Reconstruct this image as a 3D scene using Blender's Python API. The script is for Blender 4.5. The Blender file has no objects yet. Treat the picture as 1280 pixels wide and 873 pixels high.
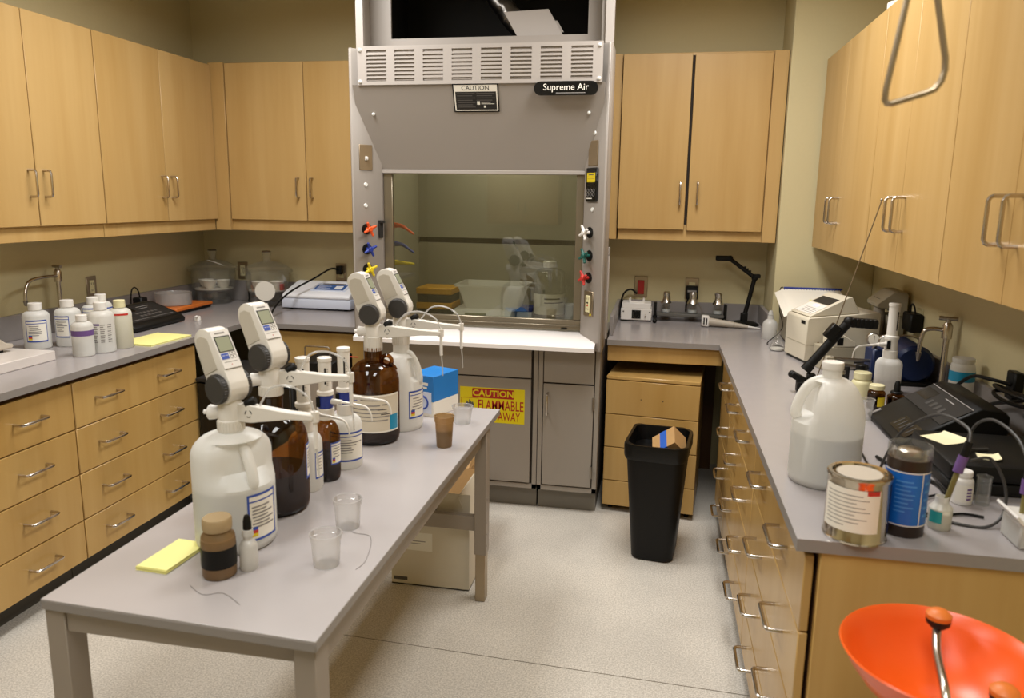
import bpy, bmesh, math, random
from mathutils import Matrix, Vector, Euler
random.seed(7)
PI = math.pi
S = bpy.context.scene
COL = S.collection
WM = {}

# ------------------------------------------------------------------ materials
MATS = {}
def lin(c):
    return tuple((v / 12.92 if v <= .04045 else ((v + .055) / 1.055) ** 2.4) for v in c)
def hexc(h):
    return lin(tuple(int(h[i:i + 2], 16) / 255 for i in (0, 2, 4)))
def newmat(name):
    m = bpy.data.materials.new(name); m.use_nodes = True
    nt = m.node_tree; nt.nodes.clear()
    out = nt.nodes.new('ShaderNodeOutputMaterial')
    MATS[name] = m
    return m, nt, out
def pm(name, col, rough=.5, metal=0., spec=.5, noise=0., nscale=30., bump=0., trans=0., sub=0., coat=0.):
    m, nt, out = newmat(name)
    b = nt.nodes.new('ShaderNodeBsdfPrincipled')
    c = hexc(col) if isinstance(col, str) else col
    b.inputs['Base Color'].default_value = (*c, 1)
    b.inputs['Roughness'].default_value = rough
    b.inputs['Metallic'].default_value = metal
    b.inputs['Specular IOR Level'].default_value = spec
    b.inputs['Transmission Weight'].default_value = trans
    b.inputs['Coat Weight'].default_value = coat
    if sub:
        b.inputs['Subsurface Weight'].default_value = sub
        b.inputs['Subsurface Radius'].default_value = (.02, .02, .015)
        b.inputs['Subsurface Scale'].default_value = 1.0
    tc = nt.nodes.new('ShaderNodeTexCoord')
    n = nt.nodes.new('ShaderNodeTexNoise'); n.inputs['Scale'].default_value = nscale; n.inputs['Detail'].default_value = 4
    nt.links.new(tc.outputs['Object'], n.inputs['Vector'])
    if noise:
        mix = nt.nodes.new('ShaderNodeMix'); mix.data_type = 'RGBA'
        mix.inputs[6].default_value = (*[v * (1 - noise) for v in c], 1)
        mix.inputs[7].default_value = (*[min(1, v * (1 + noise)) for v in c], 1)
        nt.links.new(n.outputs['Fac'], mix.inputs[0]); nt.links.new(mix.outputs[2], b.inputs['Base Color'])
    if bump:
        bp = nt.nodes.new('ShaderNodeBump'); bp.inputs['Strength'].default_value = bump; bp.inputs['Distance'].default_value = .002
        nt.links.new(n.outputs['Fac'], bp.inputs['Height']); nt.links.new(bp.outputs[0], b.inputs['Normal'])
    nt.links.new(b.outputs[0], out.inputs[0])
    return m
def thin(name, tint, gloss=.08, rough=.05, haze=0., hazecol=(.8, .8, .78), fres=.5):
    """thin see-through wall: tinted transparency, a fresnel gloss and optional milky diffuse"""
    m, nt, out = newmat(name)
    t = nt.nodes.new('ShaderNodeBsdfTransparent'); t.inputs[0].default_value = (*tint, 1)
    last = t.outputs[0]
    if haze:
        d = nt.nodes.new('ShaderNodeBsdfDiffuse'); d.inputs[0].default_value = (*hazecol, 1)
        tl = nt.nodes.new('ShaderNodeBsdfTranslucent'); tl.inputs[0].default_value = (*hazecol, 1)
        md = nt.nodes.new('ShaderNodeMixShader'); md.inputs[0].default_value = .42
        nt.links.new(d.outputs[0], md.inputs[1]); nt.links.new(tl.outputs[0], md.inputs[2])
        mx = nt.nodes.new('ShaderNodeMixShader'); mx.inputs[0].default_value = haze
        nt.links.new(last, mx.inputs[1]); nt.links.new(md.outputs[0], mx.inputs[2]); last = mx.outputs[0]
    g = nt.nodes.new('ShaderNodeBsdfGlossy'); g.inputs['Roughness'].default_value = rough
    lw = nt.nodes.new('ShaderNodeLayerWeight'); lw.inputs[0].default_value = .25
    ml = nt.nodes.new('ShaderNodeMath'); ml.operation = 'MULTIPLY_ADD'
    ml.inputs[1].default_value = fres; ml.inputs[2].default_value = gloss
    nt.links.new(lw.outputs['Fresnel'], ml.inputs[0])
    mg = nt.nodes.new('ShaderNodeMixShader')
    nt.links.new(ml.outputs[0], mg.inputs[0]); nt.links.new(last, mg.inputs[1]); nt.links.new(g.outputs[0], mg.inputs[2])
    nt.links.new(mg.outputs[0], out.inputs[0])
    return m
def wood(name, a, b, sc=(9, 9, .55), rough=.38):
    m, nt, out = newmat(name)
    bs = nt.nodes.new('ShaderNodeBsdfPrincipled'); bs.inputs['Roughness'].default_value = rough
    bs.inputs['Specular IOR Level'].default_value = .4
    tc = nt.nodes.new('ShaderNodeTexCoord'); oi = nt.nodes.new('ShaderNodeObjectInfo')
    mp = nt.nodes.new('ShaderNodeMapping'); mp.inputs['Scale'].default_value = sc
    off = nt.nodes.new('ShaderNodeVectorMath'); off.operation = 'SCALE'; off.inputs[0].default_value = (31, 17, 23)
    nt.links.new(oi.outputs['Random'], off.inputs['Scale'])
    nt.links.new(tc.outputs['Object'], mp.inputs['Vector']); nt.links.new(off.outputs[0], mp.inputs['Location'])
    n1 = nt.nodes.new('ShaderNodeTexNoise'); n1.inputs['Scale'].default_value = 1.1; n1.inputs['Detail'].default_value = 3; n1.inputs['Distortion'].default_value = .6
    n2 = nt.nodes.new('ShaderNodeTexNoise'); n2.inputs['Scale'].default_value = 9.; n2.inputs['Detail'].default_value = 5
    nt.links.new(mp.outputs[0], n1.inputs['Vector']); nt.links.new(mp.outputs[0], n2.inputs['Vector'])
    ad = nt.nodes.new('ShaderNodeMath'); ad.operation = 'MULTIPLY_ADD'; ad.inputs[1].default_value = .22
    nt.links.new(n2.outputs['Fac'], ad.inputs[0]); nt.links.new(n1.outputs['Fac'], ad.inputs[2])
    rd = nt.nodes.new('ShaderNodeMath'); rd.operation = 'MULTIPLY_ADD'; rd.inputs[1].default_value = .16
    nt.links.new(oi.outputs['Random'], rd.inputs[0]); nt.links.new(ad.outputs[0], rd.inputs[2])
    rp = nt.nodes.new('ShaderNodeValToRGB')
    rp.color_ramp.elements[0].position = .42; rp.color_ramp.elements[0].color = (*hexc(b), 1)
    rp.color_ramp.elements[1].position = .92; rp.color_ramp.elements[1].color = (*hexc(a), 1)
    nt.links.new(rd.outputs[0], rp.inputs[0]); nt.links.new(rp.outputs[0], bs.inputs['Base Color'])
    nt.links.new(bs.outputs[0], out.inputs[0])
    return m
def emit(name, col, st):
    m, nt, out = newmat(name)
    e = nt.nodes.new('ShaderNodeEmission'); e.inputs[0].default_value = (*col, 1); e.inputs[1].default_value = st
    nt.links.new(e.outputs[0], out.inputs[0]); return m

# surfaces of the room
wall = pm('wall_paint', 'D0C49A', .7, noise=.02, nscale=60, bump=.05)
pm('ceiling_white', 'D8D4C8', .8)
pm('light_trim', 'DDDDDD', .5)
wood('maple', 'C8A66E', 'B99459', sc=(6, 6, .4))
wood('maple_base', 'C4A062', 'B48E50', sc=(6, 6, .4), rough=.27)
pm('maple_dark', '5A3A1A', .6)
pm('shadow_gap', '2A2016', .8)
pm('kick', '4A463E', .6)
pm('kick_grey', '7C776D', .6)
pm('laminate', 'A09A99', .22, noise=.03, nscale=25)
pm('laminate_edge', '8C8682', .35)
pm('laminate_splash', '8E8885', .35)
pm('table_top', 'AFA9A8', .2, noise=.025, nscale=7)
pm('table_steel', '958A7E', .4)
pm('chrome', 'C8C0B6', .22, 1.)
pm('nickel', 'A39C92', .3, 1.)
pm('hood_grey', '9A928A', .42)
pm('hood_light', 'A8A099', .4)
pm('cab_grey', '968D82', .42)
pm('hood_white', 'E4DEDA', .2)
pm('hood_liner', '969282', .45)
pm('sash_metal', '8C8270', .3, .7)
thin('sash_glass', (.86, .87, .82), .085, .015)
pm('black_gloss', '0E0E0E', .2)
pm('black', '151412', .45, spec=.2)
pm('black_rough', '1A1815', .7, spec=.2)
pm('dark_grey', '2C2A28', .5, spec=.2)
pm('charcoal', '3A3836', .5)
pm('white', 'E6E2DC', .35)
pm('white_gloss', 'ECE9E4', .2)
pm('burette', 'E2DDD4', .38)
pm('burette_side', 'C9C2B4', .45)
pm('beige', 'D0C7B2', .45)
pm('beige_dark', 'A59C86', .5)
pm('paper', 'EDE8DC', .7)
pm('ink', '55504C', .7)
pm('ink_light', '8F8A86', .7)
pm('yellow', 'E2C81E', .45)
pm('sign_yellow', 'E0CC14', .45)
pm('sign_red', 'A8221C', .45)
pm('red', 'C03028', .4)
pm('orange', 'E4561E', .4)
pm('bowl_orange', 'F0601A', .3, sub=.1)
pm('orange_dull', 'D8742A', .45)
pm('valve_blue', '24388E', .4)
pm('valve_green', '18584E', .4)
pm('label_blue', '3350A8', .5)
pm('note_yellow', 'F0EC9A', .7)
pm('note_cream', 'EFE6BC', .7)
pm('brass', '8C7A60', .4, .35)
pm('steel_brush', 'A89880', .35, .9)
pm('cardboard', 'B08A58', .75, noise=.05, nscale=20)
pm('carton_white', 'D6CCB8', .7, noise=.03, nscale=14)
pm('box_blue', '1E7AC8', .4)
pm('tape_blue', '2C5CB8', .4)
pm('print_blue', '4E92D8', .5)
pm('purple', '6A4C86', .5)
pm('liquid_clear', 'C2C6C8', .3)
pm('liquid_yellow', 'D6D29C', .3)
pm('liquid_dark', '1C0C04', .2)
pm('plastic_bag', '0A0A0A', .3, spec=.3, bump=.6, nscale=45)
pm('trash_black', '141312', .42, spec=.2)
pm('marble', 'D8D0CA', .3, noise=.12, nscale=9)
pm('grey_plastic', 'B9AFA0', .45)
pm('tan_plastic', 'A8906A', .5)
pm('lcd', '9A9E86', .25)
pm('lcd_blue', '2E5CA0', .2)
pm('instr_blue', 'DAE1F2', .3)
pm('instr_white', 'F2F4FA', .28)
pm('foil', 'D8D6D2', .22, 1., bump=1., nscale=60)
pm('foil_dark', '6E6A66', .3, 1., bump=1., nscale=40)
pm('tin', 'C6BEB0', .16, 1.)
pm('can_brown', '281A12', .35)
pm('can_blue', '1466C0', .35)
pm('pump_blue', '0C2450', .35)
pm('cream', 'DCD4A8', .45)
pm('aqua', '1C8CB4', .35)
pm('teal', '2C9C9C', .5)
pm('brown_liquid', '6E4C2A', .35)
pm('tan_liquid', '94744C', .4)
pm('olive_glass', '7A7040', .3)
pm('screw_white', 'EDEDE8', .35)
pm('ceramic', 'E4DED2', .3)
pm('rubber_grey', '3C3C3A', .6)
pm('rail_grey', '5E5C57', .45)
pm('tray_amber', 'C8921E', .45)
thin('clear_glass', (.985, .988, .975), .04, .02, .05, (.9, .9, .86), fres=.36)
thin('clear_plastic', (.96, .96, .95), .05, .12, .30, (.90, .88, .86))
thin('frosted', (.9, .9, .88), .03, .3, .82, (.93, .91, .86))
thin('hdpe', (.92, .92, .9), .03, .35, .91, (.97, .96, .92), fres=.2)
thin('hdpe_natural', (.92, .92, .9), .03, .35, .80, (.97, .95, .90), fres=.2)
thin('amber', (.47, .265, .085), .05, .03, fres=.35)
thin('brown_plastic', (.55, .36, .17), .03, .3, .45, (.62, .42, .20))
thin('tube_clear', (.9, .9, .88), .05, .2, .5, (.85, .83, .8))

def floor_mat():
    m, nt, out = newmat('vinyl_floor')
    b = nt.nodes.new('ShaderNodeBsdfPrincipled'); b.inputs['Roughness'].default_value = .34
    tc = nt.nodes.new('ShaderNodeTexCoord')
    v = nt.nodes.new('ShaderNodeTexVoronoi'); v.inputs['Scale'].default_value = 170
    n = nt.nodes.new('ShaderNodeTexNoise'); n.inputs['Scale'].default_value = 170; n.inputs['Detail'].default_value = 3
    n2 = nt.nodes.new('ShaderNodeTexNoise'); n2.inputs['Scale'].default_value = 2.2; n2.inputs['Detail'].default_value = 4
    for x in (v, n, n2): nt.links.new(tc.outputs['Object'], x.inputs['Vector'])
    rp = nt.nodes.new('ShaderNodeValToRGB')
    rp.color_ramp.elements[0].position = .36; rp.color_ramp.elements[0].color = (*hexc('B9B2A7'), 1)
    rp.color_ramp.elements[1].position = .62; rp.color_ramp.elements[1].color = (*hexc('DFD9CE'), 1)
    nt.links.new(n.outputs['Fac'], rp.inputs[0])
    r2 = nt.nodes.new('ShaderNodeValToRGB')
    r2.color_ramp.elements[0].position = .3; r2.color_ramp.elements[0].color = (.82, .82, .82, 1)
    r2.color_ramp.elements[1].position = .65; r2.color_ramp.elements[1].color = (1, 1, 1, 1)
    nt.links.new(n2.outputs['Fac'], r2.inputs[0])
    mu = nt.nodes.new('ShaderNodeMix'); mu.data_type = 'RGBA'; mu.blend_type = 'MULTIPLY'; mu.inputs[0].default_value = 1
    nt.links.new(rp.outputs[0], mu.inputs[6]); nt.links.new(r2.outputs[0], mu.inputs[7])
    # welded seam across the sheet
    sx = nt.nodes.new('ShaderNodeSeparateXYZ'); nt.links.new(tc.outputs['Object'], sx.inputs[0])
    ma = nt.nodes.new('ShaderNodeMath'); ma.operation = 'MULTIPLY_ADD'; ma.inputs[1].default_value = .035; 
    nt.links.new(sx.outputs['X'], ma.inputs[0]); nt.links.new(sx.outputs['Y'], ma.inputs[2])
    cm = nt.nodes.new('ShaderNodeMath'); cm.operation = 'COMPARE'; cm.inputs[1].default_value = 2.395; cm.inputs[2].default_value = .0022
    nt.links.new(ma.outputs[0], cm.inputs[0])
    m3 = nt.nodes.new('ShaderNodeMix'); m3.data_type = 'RGBA'; m3.inputs[7].default_value = (*hexc('6E675A'), 1)
    nt.links.new(cm.outputs[0], m3.inputs[0]); nt.links.new(mu.outputs[2], m3.inputs[6])
    nt.links.new(m3.outputs[2], b.inputs['Base Color']); nt.links.new(b.outputs[0], out.inputs[0])
floor_mat()

# ------------------------------------------------------------------ mesh builder
class MB:
    def __init__(s): s.bm = bmesh.new(); s.mats = []; s.mi = 0
    def use(s, m):
        if m not in s.mats: s.mats.append(m)
        s.mi = s.mats.index(m); return s
    def _mark(s, faces):
        for f in faces: f.material_index = s.mi; f.smooth = True
    def _merge(s, tmp, M=None):
        if M is not None: bmesh.ops.transform(tmp, matrix=M, verts=tmp.verts)
        vm = {}
        for v in tmp.verts: vm[v] = s.bm.verts.new(v.co)
        fs = []
        for f in tmp.faces:
            try: fs.append(s.bm.faces.new([vm[v] for v in f.verts]))
            except ValueError: pass
        s._mark(fs); tmp.free()
    def box(s, a, b, bev=0., M=None, seg=1):
        t = bmesh.new()
        x0, x1 = sorted((a[0], b[0])); y0, y1 = sorted((a[1], b[1])); z0, z1 = sorted((a[2], b[2]))
        bmesh.ops.create_cube(t, size=1)
        for v in t.verts: v.co = Vector(((x0 + x1) / 2 + v.co.x * (x1 - x0), (y0 + y1) / 2 + v.co.y * (y1 - y0), (z0 + z1) / 2 + v.co.z * (z1 - z0)))
        if bev: bmesh.ops.bevel(t, geom=t.edges[:], offset=min(bev, .49 * min(x1 - x0, y1 - y0, z1 - z0)), segments=seg, affect='EDGES', profile=.5)
        s._merge(t, M); return s
    def prism(s, pts, plane, d0, d1, bev=0., M=None, seg=1):
        """pts 2-D polygon in plane 'xy','xz','yz', extruded along the third axis d0..d1"""
        t = bmesh.new()
        def mk(p, d): return {'xy': (p[0], p[1], d), 'xz': (p[0], d, p[1]), 'yz': (d, p[0], p[1])}[plane]
        n = len(pts)
        A = [t.verts.new(mk(p, d0)) for p in pts]; B = [t.verts.new(mk(p, d1)) for p in pts]
        t.faces.new(A); t.faces.new(B[::-1])
        for i in range(n): t.faces.new((A[i], B[i], B[(i + 1) % n], A[(i + 1) % n]))
        bmesh.ops.recalc_face_normals(t, faces=t.faces[:])
        if bev: bmesh.ops.bevel(t, geom=t.edges[:], offset=bev, segments=seg, affect='EDGES', profile=.5)
        s._merge(t, M); return s
    def lathe(s, prof, c=(0, 0, 0), seg=28, M=None, fn=None):
        """prof: (r,z) list; fn(x,y,z)->(x,y,z) deforms"""
        t = bmesh.new(); rings = []
        for r, z in prof:
            if r < 1e-6: rings.append([t.verts.new((0, 0, z))])
            else: rings.append([t.verts.new((r * math.cos(2 * PI * i / seg), r * math.sin(2 * PI * i / seg), z)) for i in range(seg)])
        for a, b in zip(rings, rings[1:]):
            for i in range(seg):
                j = (i + 1) % seg
                if len(a) == 1 and len(b) == 1: break
                if len(a) == 1: t.faces.new((a[0], b[j], b[i]))
                elif len(b) == 1: t.faces.new((a[i], a[j], b[0]))
                else: t.faces.new((a[i], a[j], b[j], b[i]))
        if fn:
            for v in t.verts: v.co = Vector(fn(*v.co))
        bmesh.ops.translate(t, vec=Vector(c), verts=t.verts)
        s._merge(t, M); return s
    def cyl(s, p0, p1, r0, r1=None, seg=20, bev=0.):
        r1 = r0 if r1 is None else r1
        p0, p1 = Vector(p0), Vector(p1); d = p1 - p0; h = d.length
        M = Matrix.Translation(p0) @ d.to_track_quat('Z', 'Y').to_matrix().to_4x4()
        pr = [(0, 0), (r0 - bev, 0), (r0, bev), (r1, h - bev), (r1 - bev, h), (0, h)] if bev else [(0, 0), (r0, 0), (r1, h), (0, h)]
        return s.lathe(pr, seg=seg, M=M)
    def tube(s, pts, r, seg=8, sm=0, closed=False, caps=True):
        P = [Vector(p) for p in pts]
        if sm:
            Q = []; n = len(P)
            rng = range(n) if closed else range(n - 1)
            for i in rng:
                p0 = P[(i - 1) % n] if closed or i > 0 else P[i]
                p1 = P[i]; p2 = P[(i + 1) % n]
                p3 = P[(i + 2) % n] if closed or i + 2 < n else p2
                for k in range(sm):
                    u = k / sm
                    Q.append(.5 * ((2 * p1) + (p2 - p0) * u + (2 * p0 - 5 * p1 + 4 * p2 - p3) * u * u + (3 * p1 - p0 - 3 * p2 + p3) * u ** 3))
            if not closed: Q.append(P[-1])
            P = Q
        n = len(P); t = bmesh.new(); rings = []
        rr = r if isinstance(r, (list, tuple)) else None
        nv = None
        for i, p in enumerate(P):
            a = P[(i - 1) % n] if closed or i > 0 else P[i]; b = P[(i + 1) % n] if closed or i < n - 1 else P[i]
            d = (b - a).normalized()
            if nv is None:
                nv = d.orthogonal().normalized()
            nv = (nv - d * nv.dot(d))
            if nv.length < 1e-6: nv = d.orthogonal()
            nv.normalize(); bn = d.cross(nv)
            ri = (rr[0] + (rr[1] - rr[0]) * i / max(1, n - 1)) if rr else r
            rings.append([t.verts.new(p + (nv * math.cos(2 * PI * k / seg) + bn * math.sin(2 * PI * k / seg)) * ri) for k in range(seg)])
        m = n if closed else n - 1
        for i in range(m):
            a, b = rings[i], rings[(i + 1) % n]
            for k in range(seg):
                j = (k + 1) % seg; t.faces.new((a[k], a[j], b[j], b[k]))
        if caps and not closed:
            t.faces.new(rings[0][::-1]); t.faces.new(rings[-1])
        s._merge(t); return s
    def sphere(s, c, r, seg=16, sc=(1, 1, 1)):
        k = seg // 2
        return s.lathe([(r * math.sin(PI * i / k), -r * math.cos(PI * i / k)) for i in range(k + 1)], seg=seg,
                       M=Matrix.Translation(c) @ Matrix.Diagonal((*sc, 1)))
    def torus(s, c, R, r, seg=28, M=None):
        pts = [(R * math.cos(2 * PI * i / seg), R * math.sin(2 * PI * i / seg), 0) for i in range(seg)]
        MM = Matrix.Translation(c) @ (M or Matrix())
        return s.tube([MM @ Vector(p) for p in pts], r, 8, closed=True)
    def quad(s, pts):
        f = s.bm.faces.new([s.bm.verts.new(p) for p in pts]); s._mark([f]); return s
    def cylrect(s, r, a0, a1, z0, z1, c=(0, 0, 0), seg=10, r1=None):
        """curved rectangle on a cylinder; angles in degrees"""
        r1 = r if r1 is None else r1
        seg = max(seg, int(abs(a1 - a0) / 4) + 1); vs = []
        for i in range(seg + 1):
            a = math.radians(a0 + (a1 - a0) * i / seg)
            vs.append((s.bm.verts.new((c[0] + r * math.cos(a), c[1] + r * math.sin(a), c[2] + z0)),
                       s.bm.verts.new((c[0] + r1 * math.cos(a), c[1] + r1 * math.sin(a), c[2] + z1))))
        fs = [s.bm.faces.new((vs[i][0], vs[i + 1][0], vs[i + 1][1], vs[i][1])) for i in range(seg)]
        s._mark(fs); return s
    def text(s, body, size, M, ext=.0003, sx=1., align='CENTER', bold=0.):
        cu = bpy.data.curves.new('t', 'FONT'); cu.body = body; cu.size = size; cu.align_x = align; cu.align_y = 'CENTER'
        cu.extrude = ext; cu.resolution_u = 3; cu.offset = bold
        o = bpy.data.objects.new('t', cu); COL.objects.link(o)
        dg = bpy.context.evaluated_depsgraph_get()
        me = bpy.data.meshes.new_from_object(o.evaluated_get(dg))
        t = bmesh.new(); t.from_mesh(me)
        bpy.data.objects.remove(o); bpy.data.curves.remove(cu); bpy.data.meshes.remove(me)
        s._merge(t, M @ Matrix.Diagonal((sx, 1, 1, 1))); return s
    def build(s, name, parent=None, world=True, M=None):
        bm = s.bm
        if M is not None: bmesh.ops.transform(bm, matrix=M, verts=bm.verts)
        if parent is not None and world:
            bmesh.ops.transform(bm, matrix=WM[parent.name].inverted(), verts=bm.verts)
        bm.normal_update()
        for e in bm.edges:
            if len(e.link_faces) == 2 and e.calc_face_angle(0) > math.radians(38): e.smooth = False
        me = bpy.data.meshes.new(name); bm.to_mesh(me); bm.free()
        for m in s.mats: me.materials.append(MATS[m])
        o = bpy.data.objects.new(name, me); COL.objects.link(o)
        if parent is not None:
            o.parent = parent; WM[o.name] = WM[parent.name]
        else: WM[o.name] = Matrix()
        return o
def tag(o, label, cat, group=None):
    o['label'] = label; o['category'] = cat
    if group: o['group'] = group
    return o
def thing(name, label, cat, loc=(0, 0, 0), rz=0., group=None):
    o = bpy.data.objects.new(name, None); COL.objects.link(o)
    o.location = loc; o.rotation_euler = (0, 0, rz); o.empty_display_size = .05
    WM[o.name] = Matrix.Translation(loc) @ Matrix.Rotation(rz, 4, 'Z')
    return tag(o, label, cat, group)
def solo(name, mb, label, cat, base=None, group=None, rz=0.):
    """a thing that is one mesh; built in world coords, origin moved to base"""
    o = mb.build(name)
    if base is not None:
        o.data.transform(Matrix.Translation(-Vector(base))); o.location = base
        WM[o.name] = Matrix.Translation(base)
    return tag(o, label, cat, group)
def struct(name, mb):
    o = mb.build(name); o['kind'] = 'structure'; return o
def plabel(o, t): o['label'] = t; return o
def frame(o, right, up):
    r = Vector(right).normalized(); u = Vector(up).normalized(); n = r.cross(u)
    return Matrix((( r.x, u.x, n.x, o[0]), (r.y, u.y, n.y, o[1]), (r.z, u.z, n.z, o[2]), (0, 0, 0, 1)))
def pull(parent, c, d, n, L=.13, s=.040, r=.0054, name='handle'):
    """bent wire pull: c on the face, d bar direction, n outward"""
    c, d, n = Vector(c), Vector(d), Vector(n); f = .012
    a, b = c - d * L / 2, c + d * L / 2
    pts = [a, a + n * (s - f), a + n * (s - f * .3) + d * f * .3, a + n * s + d * f, b + n * s - d * f, b + n * (s - f * .3) - d * f * .3, b + n * (s - f), b]
    return MB().use('chrome').tube(pts, r, 8).build(name, parent)
# ------------------------------------------------------------------ room shell
XL, XR, YB, YF, ZC = -3.04, 1.13, 4.70, -2.2, 2.95
struct('floor', MB().use('vinyl_floor').box((XL - .15, YF - .15, -.06), (XR + .15, YB + .15, 0)))
struct('ceiling', MB().use('ceiling_white').box((XL - .15, YF - .15, ZC), (XR + .15, YB + .15, ZC + .08)))
struct('wall_left', MB().use('wall_paint').box((XL - .15, YF, 0), (XL, YB, ZC)))
struct('wall_right', MB().use('wall_paint').box((XR, YF, 0), (XR + .15, YB, ZC)))
struct('wall_back', MB().use('wall_paint').box((XL - .15, YB, 0), (XR + .15, YB + .15, ZC)))
struct('wall_front', MB().use('wall_paint').box((XL - .15, YF - .15, 0), (XR + .15, YF, ZC)))
struct('wall_column', MB().use('wall_paint').box((.627, 4.335, 0), (XR, YB, ZC), .004))

# ------------------------------------------------------------------ worktops
NT = [0]
def worktop(name, poly, splashes, label):
    t = thing(name, label, 'worktop', (poly[0][0], poly[0][1], .886))
    m = MB().use('laminate_edge').prism(poly, 'xy', .886, .9135)
    m.use('laminate').prism(poly, 'xy', .9135, .914)
    m.build('slab', t)
    for a, b in splashes:
        NT[0] += 1; struct('trim_%d' % NT[0], MB().use('laminate_splash').box(a, b, .002))
    return t
worktop('worktop', [(-2.265, .7), (-2.265, 3.86), (-1.538, 3.86), (-1.538, YB - .002), (XL + .002, YB - .002), (XL + .002, .7)],
        [((XL + .002, .7, .914), (XL + .022, YB - .024, 1.035)), ((XL + .022, YB - .022, .914), (-1.54, YB - .002, 1.05))],
        'grey laminate worktop running along the left wall and back corner')
worktop('worktop', [(-.238, 3.86), (.32, 3.86), (.32, 1.605), (XR - .002, 1.605), (XR - .002, 4.333), (.622, 4.333), (.622, YB - .002), (-.238, YB - .002)],
        [((-.218, YB - .022, .914), (.6, YB - .002, 1.018)), ((.6, 4.30, .914), (.622, YB - .002, 1.018)),
         ((-.238, 3.98, .914), (-.218, YB - .002, 1.018)), ((XR - .022, 1.605, .914), (XR - .002, 4.333, 1.018))],
        'grey laminate worktop along the right wall turning behind the trash can')

# ------------------------------------------------------------------ wall cabinets
def door(parent, a, b, hc, n, bardir=(0, 0, 1), mat='maple', L=.115, bev=.002):
    d = MB().use(mat).box(a, b, bev).build('door', parent)
    if hc: pull(d, hc, bardir, n, L)
    return d
ZB, ZT = 1.40, 2.385
def upper_left(y0, y1, ym, label):
    t = thing('wall_cabinet', label, 'cabinet', (-2.9, (y0 + y1) / 2, ZB), 0, 'maple wall cabinets')
    MB().use('maple').box((XL + .002, y0 + .001, ZB), (-2.731, y1 - .001, ZT - .005), .002).build('carcass', t)
    for a, b, s in ((y0 + .003, ym - .002, -1), (ym + .002, y1 - .003, 1)):
        yh = ym + s * .042
        door(t, (-2.73, a, 1.468), (-2.71, b, ZT), (-2.71, yh, 1.655), (1, 0, 0))
    return t
upper_left(2.54, 3.376, 2.958, 'maple two-door cabinet on left wall, nearest the camera')
upper_left(3.376, 4.362, 3.870, 'maple two-door cabinet on left wall next to the corner')
upper_left(1.70, 2.54, 2.12, 'maple two-door cabinet on left wall cut off by the left edge of the photo')
t = thing('wall_cabinet', 'maple two-door cabinet on back wall left of the fume hood', 'cabinet', (-2.1, 4.5, ZB), 0, 'maple wall cabinets')
MB().use('maple').box((-2.729, 4.39, ZB), (-1.56, YB - .002, 2.40), .002).build('carcass', t)
MB().use('maple').box((-2.7295, 4.364, ZB), (-2.628, 4.39, 2.40), .002).build('filler_strip', t)
door(t, (-2.622, 4.368, 1.468), (-2.117, 4.388, 2.395), (-2.165, 4.368, 1.665), (0, -1, 0))
door(t, (-2.113, 4.368, 1.468), (-1.60, 4.388, 2.395), (-2.075, 4.368, 1.665), (0, -1, 0))
t = thing('wall_cabinet', 'maple two-door cabinet on back wall right of the fume hood, dark gap between doors', 'cabinet', (.18, 4.5, ZB), 0, 'maple wall cabinets')
MB().use('maple').box((-.236, 4.39, ZB), (.622, YB - .002, 2.405), .002).build('carcass', t)
MB().use('maple').box((-.30, 4.39, ZB), (-.243, YB - .002, 2.405), .002).build('filler_strip', t)
MB().use('maple').box((.548, 4.376, ZB), (.622, 4.39, 2.405), .002).build('filler_strip', t)
MB().use('shadow_gap').box((.126, 4.3885, 1.49), (.144, 4.39, 2.39)).build('gap_strip', t)
door(t, (-.238, 4.362, 1.462), (.128, 4.386, 2.397), (.098, 4.362, 1.66), (0, -1, 0), L=.12)
door(t, (.143, 4.362, 1.458), (.541, 4.386, 2.393), (.19, 4.362, 1.66), (0, -1, 0), L=.12)
def upper_right(y0, y1, ym, label):
    t = thing('wall_cabinet', label, 'cabinet', (.97, (y0 + y1) / 2, 1.388), 0, 'maple wall cabinets')
    MB().use('maple').box((.823, y0 + .001, 1.388), (XR - .002, y1 - .001, 2.335), .002).build('carcass', t)
    for a, b, s in ((y0 + .001, ym - .001, -1), (ym + .001, y1 - .001, 1)):
        door(t, (.80, a, 1.390), (.822, b, 2.343), (.80, ym + s * .042, 1.585), (-1, 0, 0), bev=.0007)
upper_right(3.226, 4.312, 3.812, 'maple two-door cabinet on right wall beside the column')
upper_right(2.394, 3.224, 2.822, 'maple two-door cabinet on right wall, middle of the three, rod at its handle')
upper_right(1.55, 2.392, 1.968, 'maple two-door cabinet on right wall nearest the camera')

# ------------------------------------------------------------------ base cabinets
Zs = [.105, .279, .478, .671, .865]
def base_left(y0, y1, hs, label):
    t = thing('drawer_cabinet', label, 'cabinet', (-2.6, (y0 + y1) / 2, 0), 0, 'maple drawer cabinets')
    MB().use('maple_dark').box((XL + .002, y0 + .002, .095), (-2.312, y1 - .002, .886)).build('carcass', t)
    MB().use('kick').box((-2.9, y0 + .002, 0), (-2.375, y1 - .002, .095)).build('toe_kick', t)
    for a, b in zip(Zs, Zs[1:]):
        d = MB().use('maple_base').box((-2.31, y0 + .003, a + .002), (-2.29, y1 - .003, b - .002), .0025).build('drawer', t)
        for h in hs: pull(d, (-2.29, h, (a + b) / 2 + .008), (0, 1, 0), (1, 0, 0))
    return t
base_left(1.73, 2.575, (1.95, 2.345), 'maple four-drawer cabinet under left worktop, nearest the camera')
base_left(2.575, 3.41, (2.762, 3.17), 'maple four-drawer cabinet under left worktop, far one of the pair')
t = thing('base_cabinet', 'maple base cabinet under back worktop left of the fume hood', 'cabinet', (-1.9, 4.3, 0))
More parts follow.
